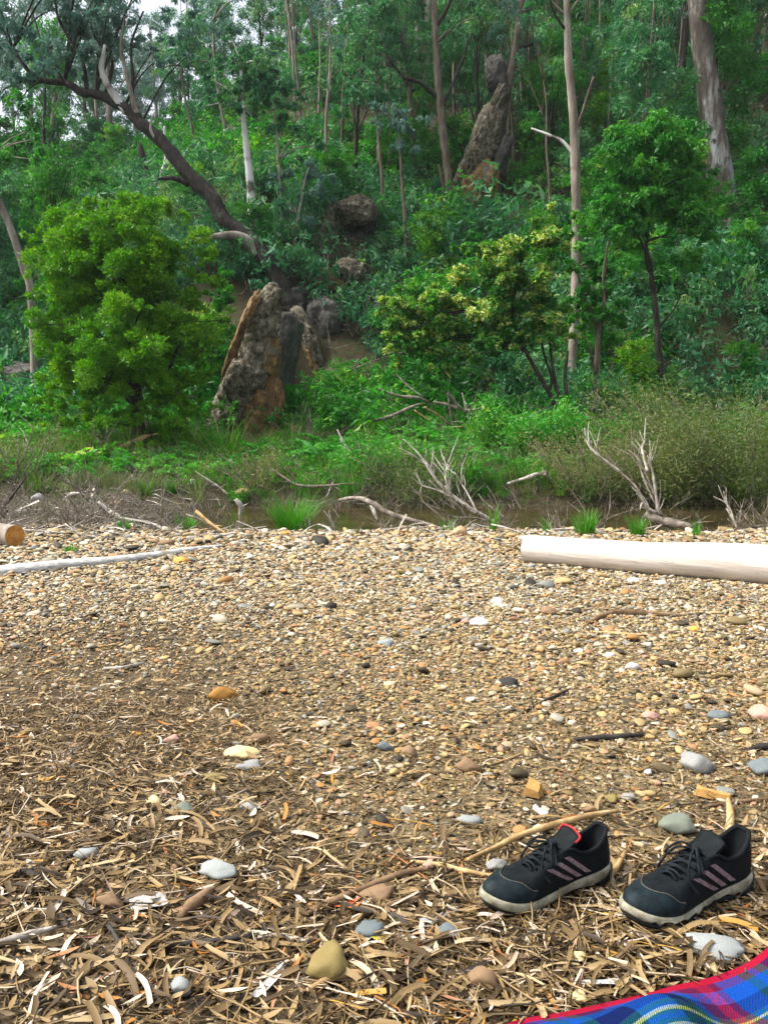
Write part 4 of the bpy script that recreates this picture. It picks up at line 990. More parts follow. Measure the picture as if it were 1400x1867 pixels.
def hero_tree(name, label, path, widths, bark, ells=None, ncl=30, per=120, leaf=(.09, .028), lmat=G_EUC, limbs=(), Y=None, dY=0.0, seed=0, droop=.7, size=(.16, .30), cat='tree', tintvar=.5, lv=.35, lump=.06, csize=None, depth=.6, twigs=0, outward=.5):
    Yb = Y if Y is not None else gp(*path[0]).y
    P = wpath(path, Yb, dY); zb = h(P[0].x, P[0].y)
    if P[0].z > zb - .05: P.insert(0, Vector((P[0].x, P[0].y, zb - .15))); widths = [widths[0] * 1.12] + list(widths)
    root = empty(name, (P[0].x, P[0].y, zb)); tag(root, label, cat, tint=.5)
    rad = [pxm(w_, Yb) * .5 for w_ in widths]; MARKS['tree'].append((label, path[len(path) // 2][0], path[len(path) // 2][1]))
    part('trunk', tmesh('trunk', P, rad, n=max(14, 7 * len(P)), sides=12, lump=lump, seed=seed), bark, root)
    for k, L in enumerate(limbs):
        lpth, lw = L[0], L[1]; lb = L[2] if len(L) > 2 else bark
        # depth along the trunk where the limb leaves it
        Y0 = min(P, key=lambda p: abs(proj(p.x, p.y, p.z)[1] - lpth[0][1]) + abs(proj(p.x, p.y, p.z)[0] - lpth[0][0])).y
        Q = wpath(lpth, Y0, random.uniform(-.5, .5)); part('branch', tmesh('branch', Q, [pxm(w_, Yb) * .5 for w_ in lw], n=max(9, 5 * len(Q)), sides=8, lump=.08, seed=seed + k), lb, root)
    if ells:
        cl = pxclumps(ells, Yb + dY * .6, ncl, seed + 5, size, depth)
        if twigs:
            tops = P[len(P) // 2:]
            for c in random.Random(seed).sample(cl, min(twigs, len(cl))):
                s = min(tops, key=lambda p: (p - Vector(c[:3])).length + .6 * max(0, p.z - c[2])); e = Vector(c[:3]); m = (s + e) / 2 + Vector((0, 0, .12 * (e - s).length))
                part('branch', tmesh('branch', [s, m, e], [pxm(4, Yb) * .5, pxm(3, Yb) * .5, pxm(1.2, Yb) * .5], n=8, sides=5, lump=.08), bark, root)
        part('crown', cloud('crown', cl, per, leaf[0], leaf[1], seed + 9, droop=droop, outward=outward, tintvar=tintvar, lv=lv), lmat, root)['tint'] = .5
    return root

# the leaning dark eucalypt
hero_tree('eucalypt_tree', 'dark barked eucalypt leaning far left over the big bush', [(528, 556), (512, 520), (478, 462), (452, 432), (412, 404), (388, 362), (352, 326), (318, 286), (290, 252), (258, 226), (228, 196), (176, 172), (150, 168), (118, 150), (86, 148), (52, 128), (24, 88)],
          [34, 30, 31, 26, 28, 26, 27, 24, 23, 22, 20, 16, 15, 12, 11, 8, 4], BARK_DARK, [(60, 60, 130, 95), (190, 40, 120, 80), (300, 70, 70, 70), (110, 120, 110, 55), (20, 150, 60, 60), (250, -40, 160, 60), (60, -50, 160, 60), (340, 20, 70, 60)], 120, 110, (.13, .030), G_EUCB,
          limbs=[([(232, 205), (200, 160), (186, 125), (192, 82)], [16, 13, 10, 5], BARK_WHITE), ([(250, 215), (235, 150), (222, 90), (228, 30)], [10, 8, 6, 3], BARK_PALE), ([(160, 168), (150, 110), (110, 40), (100, -10)], [8, 6, 5, 3]), ([(112, 155), (100, 110), (75, 70), (60, 20)], [6, 5, 4, 2]),
                 ([(345, 335), (318, 325), (288, 326)], [12, 9, 4]), ([(240, 200), (243, 140), (240, 80), (262, 20)], [8, 6, 5, 3]), ([(290, 262), (275, 235), (281, 205)], [6, 4, 2], BARK_WHITE), ([(190, 180), (205, 110), (170, 60), (165, 0)], [7, 6, 5, 3]), ([(470, 460), (440, 432), (400, 430), (360, 438)], [24, 18, 12, 6], BARK_PALE), ([(520, 535), (540, 572), (556, 612), (568, 645), (582, 676)], [26, 22, 18, 14, 8], BARK_PALE)],
          dY=1.2, seed=21, twigs=24, size=(.14, .26), lump=.11)
hero_tree('eucalypt_tree', 'white trunked gum standing straight right of the leaning tree', [(466, 430), (461, 400), (457, 340), (450, 270), (443, 200), (440, 120)], [20, 15, 14, 11, 8, 5], BARK_WHITE, [(430, 110, 80, 80), (470, 190, 60, 60), (400, 180, 60, 60)], 34, 110, (.12, .032), G_EUC, seed=31, twigs=8)
hero_tree('eucalypt_tree', 'very thin pale trunk right of the white gum', [(517, 430), (514, 370), (508, 290), (500, 200)], [7, 6, 5, 3], BARK_PALE, [(520, 180, 60, 70), (550, 250, 50, 50)], 26, 100, (.12, .032), G_EUC, seed=32, twigs=4)
hero_tree('eucalypt_tree', 'slim brown tree left of the mossy rock face', [(824, 396), (818, 340), (810, 260), (800, 170), (795, 80), (790, -30)], [17, 15, 14, 13, 11, 9], BARK_BROWN, [(800, -40, 120, 60), (850, 30, 60, 40)], 22, 90, (.12, .03), G_EUC,
          limbs=[([(797, 178), (765, 150), (735, 140), (705, 100)], [9, 7, 5, 3], BARK_DARK), ([(794, 50), (815, 15), (828, -20)], [8, 6, 4], BARK_DARK), ([(803, 200), (835, 130), (860, 60)], [7, 5, 3], BARK_DARK), ([(812, 380), (806, 330), (800, 300)], [6, 5, 3])], seed=33, twigs=6)
hero_tree('eucalypt_tree', 'slim curved tree leaning right in front of the mossy rock face', [(906, 356), (908, 290), (920, 200), (935, 110), (947, 30), (955, -40)], [14, 13, 13, 12, 11, 9], BARK_BROWN, [(960, -30, 120, 60)], 16, 90, (.12, .03), G_EUC,
          limbs=[([(938, 90), (975, 78), (1005, 65), (1030, 30)], [7, 6, 5, 3], BARK_DARK), ([(936, 110), (945, 60), (950, 10)], [6, 5, 3], BARK_DARK)], seed=34, twigs=4)
hero_tree('eucalypt_tree', 'tall pale gum with a white dead limb at right centre', [(1040, 690), (1046, 600), (1050, 480), (1050, 380), (1048, 280), (1044, 200), (1036, 110), (1033, 30), (1032, -60)], [18, 17, 17, 17, 17, 15, 14, 11, 9], BARK_PALE, [(1060, -50, 150, 60)], 14, 90, (.11, .03), G_EUC,
          limbs=[([(1046, 282), (1025, 258), (1000, 246), (968, 234)], [7, 6, 5, 3], BARK_WHITE), ([(1052, 235), (1066, 190), (1082, 140)], [6, 5, 4], BARK_BROWN), ([(1030, 310), (1018, 300), (1010, 296)], [3, 3, 2], BARK_BROWN), ([(1034, 60), (1008, 20), (1000, -20)], [5, 4, 3], BARK_DARK)], seed=35, twigs=4, Y=16.4)
hero_tree('eucalypt_tree', 'thick old gum with peeling white bark at upper right', [(1316, 362), (1308, 300), (1298, 230), (1288, 140), (1276, 60), (1266, -40)], [50, 46, 42, 38, 34, 30], BARK_PATCH, [(1300, -40, 160, 60)], 18, 100, (.12, .03), G_EUC,
          limbs=[([(1300, 215), (1310, 180), (1318, 150)], [8, 6, 4], BARK_BROWN), ([(1288, 300), (1276, 285), (1274, 270)], [14, 10, 4], STICK_TAN)], seed=36, lump=.03)
hero_tree('eucalypt_tree', 'thin black trunk just left of the thick old gum', [(1232, 250), (1236, 190), (1245, 110), (1250, 40), (1244, -40)], [9, 10, 9, 9, 8], BARK_DARK, [(1230, -40, 90, 50)], 8, 80, (.12, .03), G_EUC, seed=37)
hero_tree('eucalypt_tree', 'dark straight trunk at the top behind the curved tree', [(968, 190), (968, 130), (962, 60), (960, -40)], [16, 16, 15, 14], BARK_DARK, [(980, -40, 110, 50)], 10, 80, (.12, .03), G_EUC, seed=38)
hero_tree('sapling', 'dark stemmed green sapling at right with bushy crown', [(1208, 700), (1200, 640), (1194, 560), (1185, 490), (1178, 440), (1190, 360)], [14, 11, 10, 8, 6, 4], BARK_DARK, [(1190, 300, 95, 95), (1130, 400, 75, 75), (1240, 420, 80, 80), (1180, 240, 60, 50), (1120, 300, 50, 60), (1260, 340, 50, 60)], 120, 240, (.085, .028), G_GREEN, seed=41, twigs=14, size=(.20, .36), Y=15.8,
          limbs=[([(1185, 500), (1168, 440), (1150, 410)], [5, 4, 2]), ([(1195, 600), (1230, 560), (1250, 500)], [4, 3, 2])])
hero_tree('sapling', 'forked brown sapling left of the dark stemmed one', [(1082, 745), (1086, 690), (1090, 610), (1080, 580), (1064, 540), (1050, 490)], [12, 11, 10, 8, 6, 4], BARK_BROWN, [(1090, 480, 60, 70), (1060, 560, 50, 50), (1110, 570, 45, 60)], 50, 170, (.08, .028), G_GREEN,
          limbs=[([(1090, 612), (1100, 560), (1100, 500), (1108, 440)], [8, 6, 5, 3]), ([(1086, 690), (1075, 640), (1060, 610)], [5, 4, 2])], seed=42, twigs=8, Y=15.2)
hero_tree('flowering_shrub', 'broad shrub with pale yellow blossom at right of centre', [(1012, 752), (1000, 715), (980, 680), (958, 640), (930, 580)], [9, 8, 8, 6, 4], BARK_DARK, [(880, 560, 130, 75), (960, 480, 100, 75), (790, 590, 100, 65), (980, 590, 90, 60), (740, 640, 80, 60), (1000, 420, 60, 60), (880, 470, 70, 50), (720, 560, 60, 50), (850, 640, 90, 50)], 230, 190, (.075, .032), G_FLOWER,
          limbs=[([(1026, 748), (1012, 700), (1005, 650), (1000, 600)], [8, 7, 5, 3]), ([(1036, 745), (1030, 690), (1035, 640)], [7, 6, 4]), ([(1000, 715), (1005, 690), (990, 640), (985, 600)], [6, 5, 4, 3])], seed=43, twigs=16, size=(.15, .27), tintvar=.35, lv=.55, cat='shrub', droop=.15, Y=14.6, outward=.9)
hero_tree('wattle_bush', 'large dense bright green bush filling the left bank', [(255, 812), (250, 740), (235, 650), (225, 540), (220, 450)], [26, 22, 18, 14, 8], BARK_DARK, [(185, 470, 130, 110), (130, 560, 85, 110), (270, 440, 110, 90), (300, 560, 95, 110), (170, 680, 110, 100), (290, 680, 90, 90), (110, 440, 60, 60), (360, 490, 60, 80), (365, 610, 48, 90), (372, 715, 40, 70), (80, 540, 40, 80), (150, 395, 50, 45), (220, 775, 120, 50, -.5), (310, 760, 80, 55, -.3), (130, 750, 70, 60, -.4), (230, 390, 90, 50), (120, 640, 60, 90), (230, 640, 90, 110, -.8)], 520, 300, (.060, .017), G_WATTLE, seed=44, twigs=34, tintvar=.26, lv=.5, size=(.12, .30), cat='bush', droop=-.25, outward=1.0, depth=.75,
          limbs=[([(245, 760), (300, 690), (330, 620)], [10, 8, 4]), ([(250, 740), (180, 680), (130, 610)], [12, 9, 4]), ([(352, 800), (325, 730), (300, 670), (292, 640)], [5, 5, 4, 3], WOOD_DEAD), ([(318, 715), (340, 722), (358, 724)], [4, 3, 2], WOOD_DEAD)])
hero_tree('eucalypt_tree', 'slim pale trunk leaning at the far left edge', [(58, 545), (44, 490), (25, 430), (5, 380), (-30, 310)], [14, 14, 13, 12, 9], BARK_PALE, [(-20, 290, 90, 70), (40, 230, 60, 60)], 34, 110, (.10, .03), G_GREEN, seed=45, twigs=8, Y=17.2)
hero_tree('broken_stump', 'short broken stump with an orange snapped top left of the leaning tree', [(268, 345), (264, 310), (258, 275), (252, 258)], [15, 13, 11, 3], BARK_DARK, seed=46, cat='stump', limbs=[([(262, 292), (260, 275), (254, 262)], [9, 8, 3], WOOD_CUT)])
hero_tree('eucalypt_tree', 'pale snag right of the broken stump', [(292, 350), (296, 320), (303, 290), (300, 230)], [12, 10, 7, 3], BARK_WHITE, seed=47)
hero_tree('eucalypt_tree', 'hazy grey trunk on the ridge at far left', [(85, 270), (92, 230), (100, 180), (104, 120), (100, 40)], [24, 20, 16, 10, 5], BARK_WHITE, [(90, 90, 110, 90), (150, 40, 80, 60)], 34, 70, (.14, .035), G_EUCB, seed=48, twigs=10)
for i, (lab, pth, wd, bk) in enumerate([
    ('thin straight stem right of the black overhang boulders', [(740, 490), (738, 400), (732, 320), (728, 240)], [6, 6, 5, 3], BARK_BROWN),
    ('thin pale stem at top centre left of the slim brown tree', [(712, 330), (708, 220), (703, 120), (700, 0), (698, -40)], [8, 8, 7, 6, 5], BARK_PALE),
    ('thin grey stem just above the low mossy boulder', [(690, 420), (697, 340), (690, 250), (686, 150)], [6, 6, 5, 3], BARK_BROWN),
    ('grey bare pole at top centre', [(762, 140), (762, 90), (760, 20), (758, -40)], [9, 8, 8, 7], BARK_PALE),
    ('dark pole right of the grey bare pole', [(775, 150), (772, 90), (770, 10), (766, -40)], [7, 7, 6, 6], BARK_DARK),
    ('dark slanting pole high at right', [(1142, 90), (1134, 50), (1124, 0), (1118, -40)], [9, 9, 8, 8], BARK_DARK),
    ('thin pale stem behind the white gum', [(418, 260), (402, 190), (392, 110), (388, 40)], [6, 5, 5, 3], BARK_PALE),
    ('forked white twig tree at the top left of centre', [(522, 70), (520, 40), (512, 10), (505, -30)], [7, 6, 5, 4], BARK_WHITE),
    ('thin stem among the teal trees left of centre', [(362, 290), (350, 230), (338, 180), (330, 120)], [6, 5, 4, 3], BARK_BROWN),
    ('thin upright stem by the ferns right of the white gum', [(540, 470), (536, 430), (545, 390), (552, 350)], [7, 6, 5, 3], BARK_PALE)]):
    hero_tree('slim_tree', lab, pth, wd, bk, [(pth[-1][0], pth[-1][1], 70, 60)], 16, 80, (.12, .032), G_EUC if i % 3 else G_EUCB, seed=60 + i, twigs=4)

# ------------------------------------------------------------------ trees that repeat over the hillside
def make_tree(name, cat, H_, r0, base, ncl, spread, per, leaf, lmat, bark, seed, csize, droop=.6, lean=.2, nb=8):
    rg = random.Random(seed); P = []; ax, ay = rg.uniform(-lean, lean), rg.uniform(-lean, lean)
    for i in range(6):
        t = i / 5; P.append(Vector((ax * t * t * H_ * .5 + rg.uniform(-.05, .05) * H_ * .4 * t, ay * t * H_ * .4, H_ * t * .92 - .2)))
    root = empty(name, (0, 0, 0)); part('trunk', tmesh('trunk', P, [r0 * (1 - .8 * i / 5) for i in range(6)], n=20, sides=8, lump=.06, seed=seed), bark, root)
    cl = []
    for k in range(ncl):
        t = base + (1 - base) * rg.random() ** .8; i = min(4, int(t * 5)); p = P[i].lerp(P[i + 1], t * 5 - i)
        a = rg.uniform(0, 6.28); rr = spread * (1 - .55 * max(0, (t - base) / (1 - base))) * rg.random() ** .5
        c = p + Vector((math.cos(a) * rr, math.sin(a) * rr, rg.uniform(0, .25) * spread)); cl.append((c.x, c.y, c.z, rg.uniform(.6, 1.25) * csize))
        if k < nb:
            s = P[max(0, i - 1)].lerp(P[min(5, i)], .5); m = (s + c) / 2 + Vector((0, 0, .1 * rr))
            part('branch', tmesh('branch', [s, m, c], [r0 * .3, r0 * .2, r0 * .08], n=7, sides=5, lump=.08, seed=k), bark, root)
    part('crown', cloud('crown', cl, per, leaf[0], leaf[1], seed, droop=droop), lmat, root)
    return root
def copy_tree(src, loc, rz, sc, label, cat, group, tint):
    r = src.copy(); COL.objects.link(r); r.location = loc; r.rotation_euler = (random.uniform(-.05, .05), random.uniform(-.05, .05), rz); r.scale = (sc, sc, sc * random.uniform(.9, 1.15))
    for ch in src.children:
        c = ch.copy(); COL.objects.link(c); c.parent = r
        if ch.name.startswith('crown'): c['tint'] = tint
    return tag(r, label, cat, group)
def fill():
    T = [make_tree('eucalypt_tree', 'tree', 7.0, .10, .35, 34, 1.5, 190, (.13, .036), G_EUC, BARK_BROWN, 201, .52),
         make_tree('eucalypt_tree', 'tree', 8.0, .12, .45, 30, 1.7, 190, (.14, .036), G_EUCB, BARK_PALE, 202, .55),
         make_tree('eucalypt_tree', 'tree', 6.0, .08, .25, 36, 1.3, 190, (.12, .034), G_EUC, BARK_DARK, 203, .48),
         make_tree('eucalypt_tree', 'tree', 5.0, .07, .15, 40, 1.25, 190, (.11, .034), G_GREEN, BARK_DARK, 204, .46)]
    S = [make_tree('hill_shrub', 'shrub', 1.9, .035, .05, 26, .85, 170, (.095, .032), G_GREEN, BARK_BROWN, 211, .36, .2, nb=4),
         make_tree('hill_shrub', 'shrub', 1.6, .03, .05, 24, .8, 170, (.10, .030), G_EUC, BARK_BROWN, 212, .34, .4, nb=4),
         make_tree('hill_shrub', 'shrub', 2.3, .04, .1, 28, .8, 170, (.09, .030), G_WATTLE, BARK_DARK, 213, .36, .1, nb=4)]
    keep = [(300, 180, 230, 130), (460, 660, 90, 150), (880, 270, 80, 130), (630, 430, 90, 70), (560, 620, 60, 90), (1295, 230, 40, 150)]   # what must stay in sight
    LT = ['feathery teal green eucalypt on the upper slope', 'blue grey leaved eucalypt on the upper slope', 'slender teal eucalypt crowded on the slope', 'bushy bright green tree on the slope']
    LS = ['rounded dark green shrub on the hillside', 'drooping teal green shrub on the hillside', 'yellow green wattle shrub on the hillside']
    def blocked(x, y, z, hgt, wid):
        px, py = proj(x, y, z); _, pt = proj(x, y, z + hgt); wp = wid * FPX / y
        for (cx, cy, rx, ry) in keep:
            if abs(px - cx) < rx + wp * .5 and pt < cy + ry * .8 and py > cy - ry * .5:
                if y < gp(cx, cy + ry).y + 1.0: return True
        return False
    used = set(); pts = []; tries = 0; nT = 0
    while nT < 112 and tries < 4000:
        tries += 1; y = random.uniform(19.5, 46); x = random.uniform(-.60, .60) * y
        if any((x - a) ** 2 + (y - b) ** 2 < 1.7 ** 2 for a, b in pts): continue
        z = h(x, y); k = random.choices(range(4), [.36, .22, .24, .18] if x > -.12 * y else [.15, .6, .15, .1])[0]; hgt = (7, 8, 6, 5)[k]; s = random.uniform(.65, 1.1)
        px, py = proj(x, y, z)
        if px < 420 and y > 24 and random.random() < .12: continue          # open, thin ridge where the sky shows
        if blocked(x, y, z, hgt * s, 2.2): continue
        pts.append((x, y)); nT += 1; rz = random.uniform(0, 6.28); tint = random.uniform(.25, .75)
        lab = LT[k]
        px, py = proj(x, y, z + hgt * s * .6); LOOSE.append((None, lab.split(' on ')[0].replace(' crowded', ''), float(px), float(py), 'tree'))
        if k in used: o_ = copy_tree(T[k], (x, y, z), rz, s, lab, 'tree', 'eucalypts crowding the hillside', tint)
        else:
            used.add(k); t = o_ = T[k]; t.location = (x, y, z); t.rotation_euler = (0, 0, rz); t.scale = (s,) * 3; tag(t, lab, 'tree', 'eucalypts crowding the hillside')
            for c in t.children:
                if c.name.startswith('crown'): c['tint'] = tint
        LOOSE[-1] = (o_,) + LOOSE[-1][1:]
    used = set(); pts = []; nS = 0; tries = 0
    while nS < 130 and tries < 5000:
        tries += 1; y = random.uniform(15.8, 34); x = random.uniform(-.58, .58) * y
        if any((x - a) ** 2 + (y - b) ** 2 < .95 ** 2 for a, b in pts): continue
        z = h(x, y); k = random.choices(range(3), [.5, .36, .14])[0]; hgt = (1.9, 1.6, 2.3)[k]; s = random.uniform(.6, 1.15)
        if blocked(x, y, z, hgt * s, 1.4): continue
        pts.append((x, y)); nS += 1; rz = random.uniform(0, 6.28); tint = random.uniform(.2, .75); lab = LS[k]
        px, py = proj(x, y, z + hgt * s * .5); LOOSE.append((None, lab.split(' on ')[0], float(px), float(py), 'tree'))
        if k in used: o_ = copy_tree(S[k], (x, y, z), rz, s, lab, 'shrub', 'shrubs over the hillside', tint)
        else:
            used.add(k); t = o_ = S[k]; t.location = (x, y, z); t.rotation_euler = (0, 0, rz); t.scale = (s,) * 3; tag(t, lab, 'shrub', 'shrubs over the hillside')
            for c in t.children:
                if c.name.startswith('crown'): c['tint'] = tint
        LOOSE[-1] = (o_,) + LOOSE[-1][1:]
    PL = [make_tree('slim_tree', 'tree', 7.5, .055, .72, 9, .9, 110, (.12, .03), G_EUC, BARK_BROWN, 221, .42, nb=5), make_tree('slim_tree', 'tree', 6.5, .05, .70, 9, .8, 110, (.12, .03), G_EUCB, BARK_PALE, 222, .40, nb=5)]
    used = set(); n = 0
    while n < 30:
        px, py = random.uniform(380, 1390), random.uniform(120, 430); g = gp(px, py); k = random.randrange(2)
        if blocked(g.x, g.y, g.z, 5, .2) or g.y < 18 or g.y > 38: continue
        n += 1; lab = ('thin brown bare trunked tree', 'thin pale bare trunked tree')[k]; sc_ = random.uniform(.7, 1.1); rz = random.uniform(0, 6.28)
        if k in used: o_ = copy_tree(PL[k], g, rz, sc_, lab, 'tree', 'thin trunks on the hillside', .5)
        else:
            used.add(k); o_ = PL[k]; o_.location = g; o_.rotation_euler = (0, 0, rz); o_.scale = (sc_,) * 3; tag(o_, lab, 'tree', 'thin trunks on the hillside')
        LOOSE.append((o_, lab, px, py, 'tree'))
    print('fill', nT, nS)
fill()

# ------------------------------------------------------------------ ground cover
def rosette(seed, n=9, L=.42, seg=9):
    """a fern: arching fronds with leaflets on both sides"""
    rg = np.random.default_rng(seed); C, A, LL, T = [], [], [], []
    for f in range(n):
        a = rg.uniform(0, 6.28); ln = L * rg.uniform(.7, 1.15); up = rg.uniform(.5, 1.1); tf = rg.random()
        for s in range(1, seg + 1):
            t = s / seg; r = ln * t; z = ln * (up * t - .75 * t * t)
            d = np.array([math.cos(a), math.sin(a), up - 1.5 * t]); d /= np.linalg.norm(d); sd_ = np.cross(d, (0, 0, 1.0)); w_ = ln * .30 * (1 - t) ** .8 + .02
            for sg in (-1, 1):
                ax = sd_ * sg + d * .35; C.append(np.array([math.cos(a) * r, math.sin(a) * r, z + .04]) + ax * w_ * .5); A.append(ax); LL.append(w_); T.append(np.clip(.3 + .4 * tf + rg.normal() * .1, 0, 1))
    C, A, LL = np.array(C), np.array(A), np.array(LL); V, F = leaf_vf(C, A, LL, LL * .34 + .012, rg)
    return mk('fern', V, F, smooth=False, attr=T)
def tuft_me(seed, n=60, L=.3, spread=.5, wd=.006, lean=.0, rad=.05):
    """upright grass blades of three segments"""
    rg = np.random.default_rng(seed); V, F, T = [], [], []
    for k in range(n):
        a = rg.uniform(0, 6.28); r = rad * rg.random() ** .5; b = np.array([math.cos(a) * r, math.sin(a) * r, -.01]); ln = L * rg.uniform(.55, 1.1); o = rg.uniform(.1, 1) * spread
        d = np.array([math.cos(a + rg.normal() * .5), math.sin(a + rg.normal() * .5), 0]); d[0] += lean; sd_ = np.array([-d[1], d[0], 0]); i0 = len(V); tt = float(np.clip(rg.normal(.5, .18), 0, 1))
        for s in range(4):
            t = s / 3; p = b + d * ln * o * t ** 1.7 + np.array([0, 0, ln * (t - .25 * o * t * t)]); w_ = wd * (1 - t * .92)
            V += [p + sd_ * w_, p - sd_ * w_]
        for s in range(3): F.append((i0 + 2 * s, i0 + 2 * s + 1, i0 + 2 * s + 3, i0 + 2 * s + 2)); T.append(tt)
    return mk('grass', np.array(V), np.array(F), smooth=False, attr=T)
def clump_me(seed, r=.33, n=150, leaf=(.08, .03), droop=.3):
    rg = np.random.default_rng(seed); cl = [(rg.normal() * r * .5, rg.normal() * r * .5, r * rg.uniform(.3, 1.0), r * rg.uniform(.4, .7)) for _ in range(5)]
    return cloud('leafy_clump', cl, n // 5, leaf[0], leaf[1], seed, droop=droop)
def twigs_me(seed, n=7, L=.5):
    rg = random.Random(seed); parts = []
    for k in range(n):
        a = rg.uniform(0, 6.28); e = rg.uniform(.15, 1.0); d = Vector((math.cos(a), math.sin(a), e)).normalized(); ln = L * rg.uniform(.5, 1.1); s = Vector((rg.uniform(-.1, .1), rg.uniform(-.1, .1), 0))
        m = s + d * ln * .5 + Vector((rg.uniform(-.05, .05), rg.uniform(-.05, .05), rg.uniform(-.02, .06))); e_ = s + d * ln
        parts.append(tube([s, m, e_], [.006, .0045, .0015], n=5, sides=4, cap=False))
        for q in range(2):
            t = rg.uniform(.35, .85); b = s.lerp(e_, t); d2 = (d + Vector((rg.uniform(-.8, .8), rg.uniform(-.8, .8), rg.uniform(-.2, .6)))).normalized()
            parts.append(tube([b, b + d2 * ln * .2, b + d2 * ln * .38], [.003, .0022, .001], n=4, sides=3, cap=False))
    V, F = merge(parts); return mk('dry_twigs', V, F)
ROCK_ELL = [(455, 665, 46, 130), (880, 285, 26, 70), (625, 425, 40, 36), (565, 625, 24, 60), (532, 665, 24, 70), (636, 502, 32, 18), (915, 705, 50, 30), (690, 140, 30, 40)]
def clear_of_rocks(x, y, z, up=.3):
    px, py = proj(x, y, z + up); k = np.ones(len(x), bool)
    for cx, cy, rx, ry in ROCK_ELL: k &= ((px - cx) / rx) ** 2 + ((py - cy) / ry) ** 2 > 1
    return k
def cover(name, n, y0, y1, coll, ncoll, label, cat, sc, tilt=.15, cond=None, ypow=1.0, patch=None, xr=.60, zoff=0.0, tintc=.5):
    y = y0 + (y1 - y0) * rng.random(n) ** ypow; x = rng.uniform(-xr, xr, n) * (y + 1.0); z = H(x, y)
    k = clear_of_rocks(x, y, z)
    if patch is not None: k &= wav(x, y, patch[0], patch[1]) > patch[2]
    if cond is not None: k &= cond(x, y, z)
    x, y, z = x[k], y[k], z[k]; n = len(x); s = sc * np.exp(rng.normal(0, .28, n))
    tint = np.clip(tintc + .35 * wav(x, y, .9, 4) + rng.normal(0, .14, n), 0, 1)
    return scatter(name, np.stack([x, y, z + zoff], 1), eul(n, tilt), np.stack([s, s, s * rng.uniform(.75, 1.2, n)], 1), rng.integers(0, ncoll, n), tint, coll, label, cat)
notwater = lambda x, y, z: z > WATER_Z + .02
FERN = protos('fern', [rosette(s) for s in range(5)], G_FERN)
cover('fern_bank', 3400, 11.6, 17.5, FERN, 5, 'bright green ferns and herbs covering the far bank', 'ferns', .85, .2, cond=lambda x, y, z: notwater(x, y, z) & ((y > 12.6) | (rng.random(len(x)) < .35)), patch=(1.1, 6, -.30))
CL1 = protos('clump', [clump_me(30 + i, .33, 220, (.065, .024)) for i in range(4)], G_GREEN)
cover('green_undergrowth', 5200, 14.5, 40, CL1, 4, 'leafy green undergrowth over the hillside', 'undergrowth', 1.25, .25, patch=(.7, 11, -.10), ypow=1.25)
CL2 = protos('teal_clump', [clump_me(40 + i, .38, 220, (.075, .022), .6) for i in range(4)], G_EUC)
cover('teal_undergrowth', 4600, 15.2, 44, CL2, 4, 'blue green low scrub between the hillside trees', 'undergrowth', 1.35, .25, patch=(.8, 15, -.12), ypow=1.1)
GR = protos('grass', [tuft_me(50 + i, 40, .34, .8, .005, 0, .09) for i in range(4)], G_GRASS)
cover('bank_grass', 900, 10.8, 16.0, GR, 4, 'green grass between the ferns on the far bank', 'grass', .8, .15, cond=notwater, patch=(1.6, 1, -.15))
GRO = protos('olive_grass', [tuft_me(56 + i, 34, .34, 1.0, .004, 0, .10) for i in range(3)], G_OLIVE)
cover('dry_bank_grass', 1200, 10.6, 15.0, GRO, 3, 'olive and straw coloured grass along the far bank', 'grass', .8, .2, cond=notwater)
BITS = protos('debris', [twig_me(90 + i, .022) for i in range(3)] + [strip(95 + i, .09) for i in range(2)], WOOD_WHITE)
cover('creek_debris', 1500, 6.9, 13.2, BITS, 5, 'pale sticks and bark shreds washed up along the creek', 'debris', .26, .3, cond=lambda x, y, z: ((z > WATER_Z + .01) & ((y > 10.2) | (x < -1.3) | (y > 7.2))) & (rng.random(len(x)) < np.where(x < -1.0, .9, .45)), zoff=.03)
cover('bank_herbs', 1500, 10.9, 15.6, CL1, 4, 'low leafy herbs mixed through the far bank', 'herbs', .42, .3, cond=notwater, patch=(1.9, 8, -.2), tintc=.75)
TW = protos('twigs', [twigs_me(70 + i) for i in range(5)], WOOD_DEAD)
cover('dry_brushwood', 2500, 7.2, 12.8, TW, 5, 'tangle of grey dry twigs along the creek', 'brushwood', .62, .6, cond=lambda x, y, z: ((y > 10.2) | ((x < -1.7) & (y > 7.4)) | ((x > .3) & (y > 7.7) & (rng.random(len(x)) < .6)) | ((y > 7.5) & (rng.random(len(x)) < .22))) & (rng.random(len(x)) < np.where(x < -1.2, .55, .7)))
rng.random()
cover('hillside_twigs', 1100, 13.5, 30, TW, 5, 'fallen grey twigs among the hillside scrub', 'brushwood', 1.3, .5)

# ------------------------------------------------------------------ creek side: tufts, shrubs, driftwood
def tuft(label, px, py, wpx, hpx, n, seed, mat=G_GRASS, name='grass_tuft', cat='grass tuft', spread=.6, wd=.005):
    g = gp(px, py); me = tuft_me(seed, n, pxm(hpx, g.y) * 1.15, spread, wd, 0, pxm(wpx, g.y) * .28)
    o = link(name, me, mat, loc=(g.x, g.y, max(h(g.x, g.y), WATER_Z - .03))); return tag(o, label, cat, tint=.5)
tuft('round bright green rush tuft standing in the creek edge', 535, 968, 95, 74, 420, 801, spread=.9, name='rush_tuft', cat='rush')
tuft('small green tuft left of the rush by a brown stick', 340, 962, 50, 34, 120, 802, spread=.9)
tuft('low green tuft behind the sawn log twigs', 226, 968, 34, 26, 90, 803, spread=1.0)
tuft('green tuft on the gravel above the grey log', 128, 1008, 30, 18, 60, 804, spread=1.0)
tuft('wide grass tuft behind the log near its end', 1065, 974, 70, 46, 170, 805)
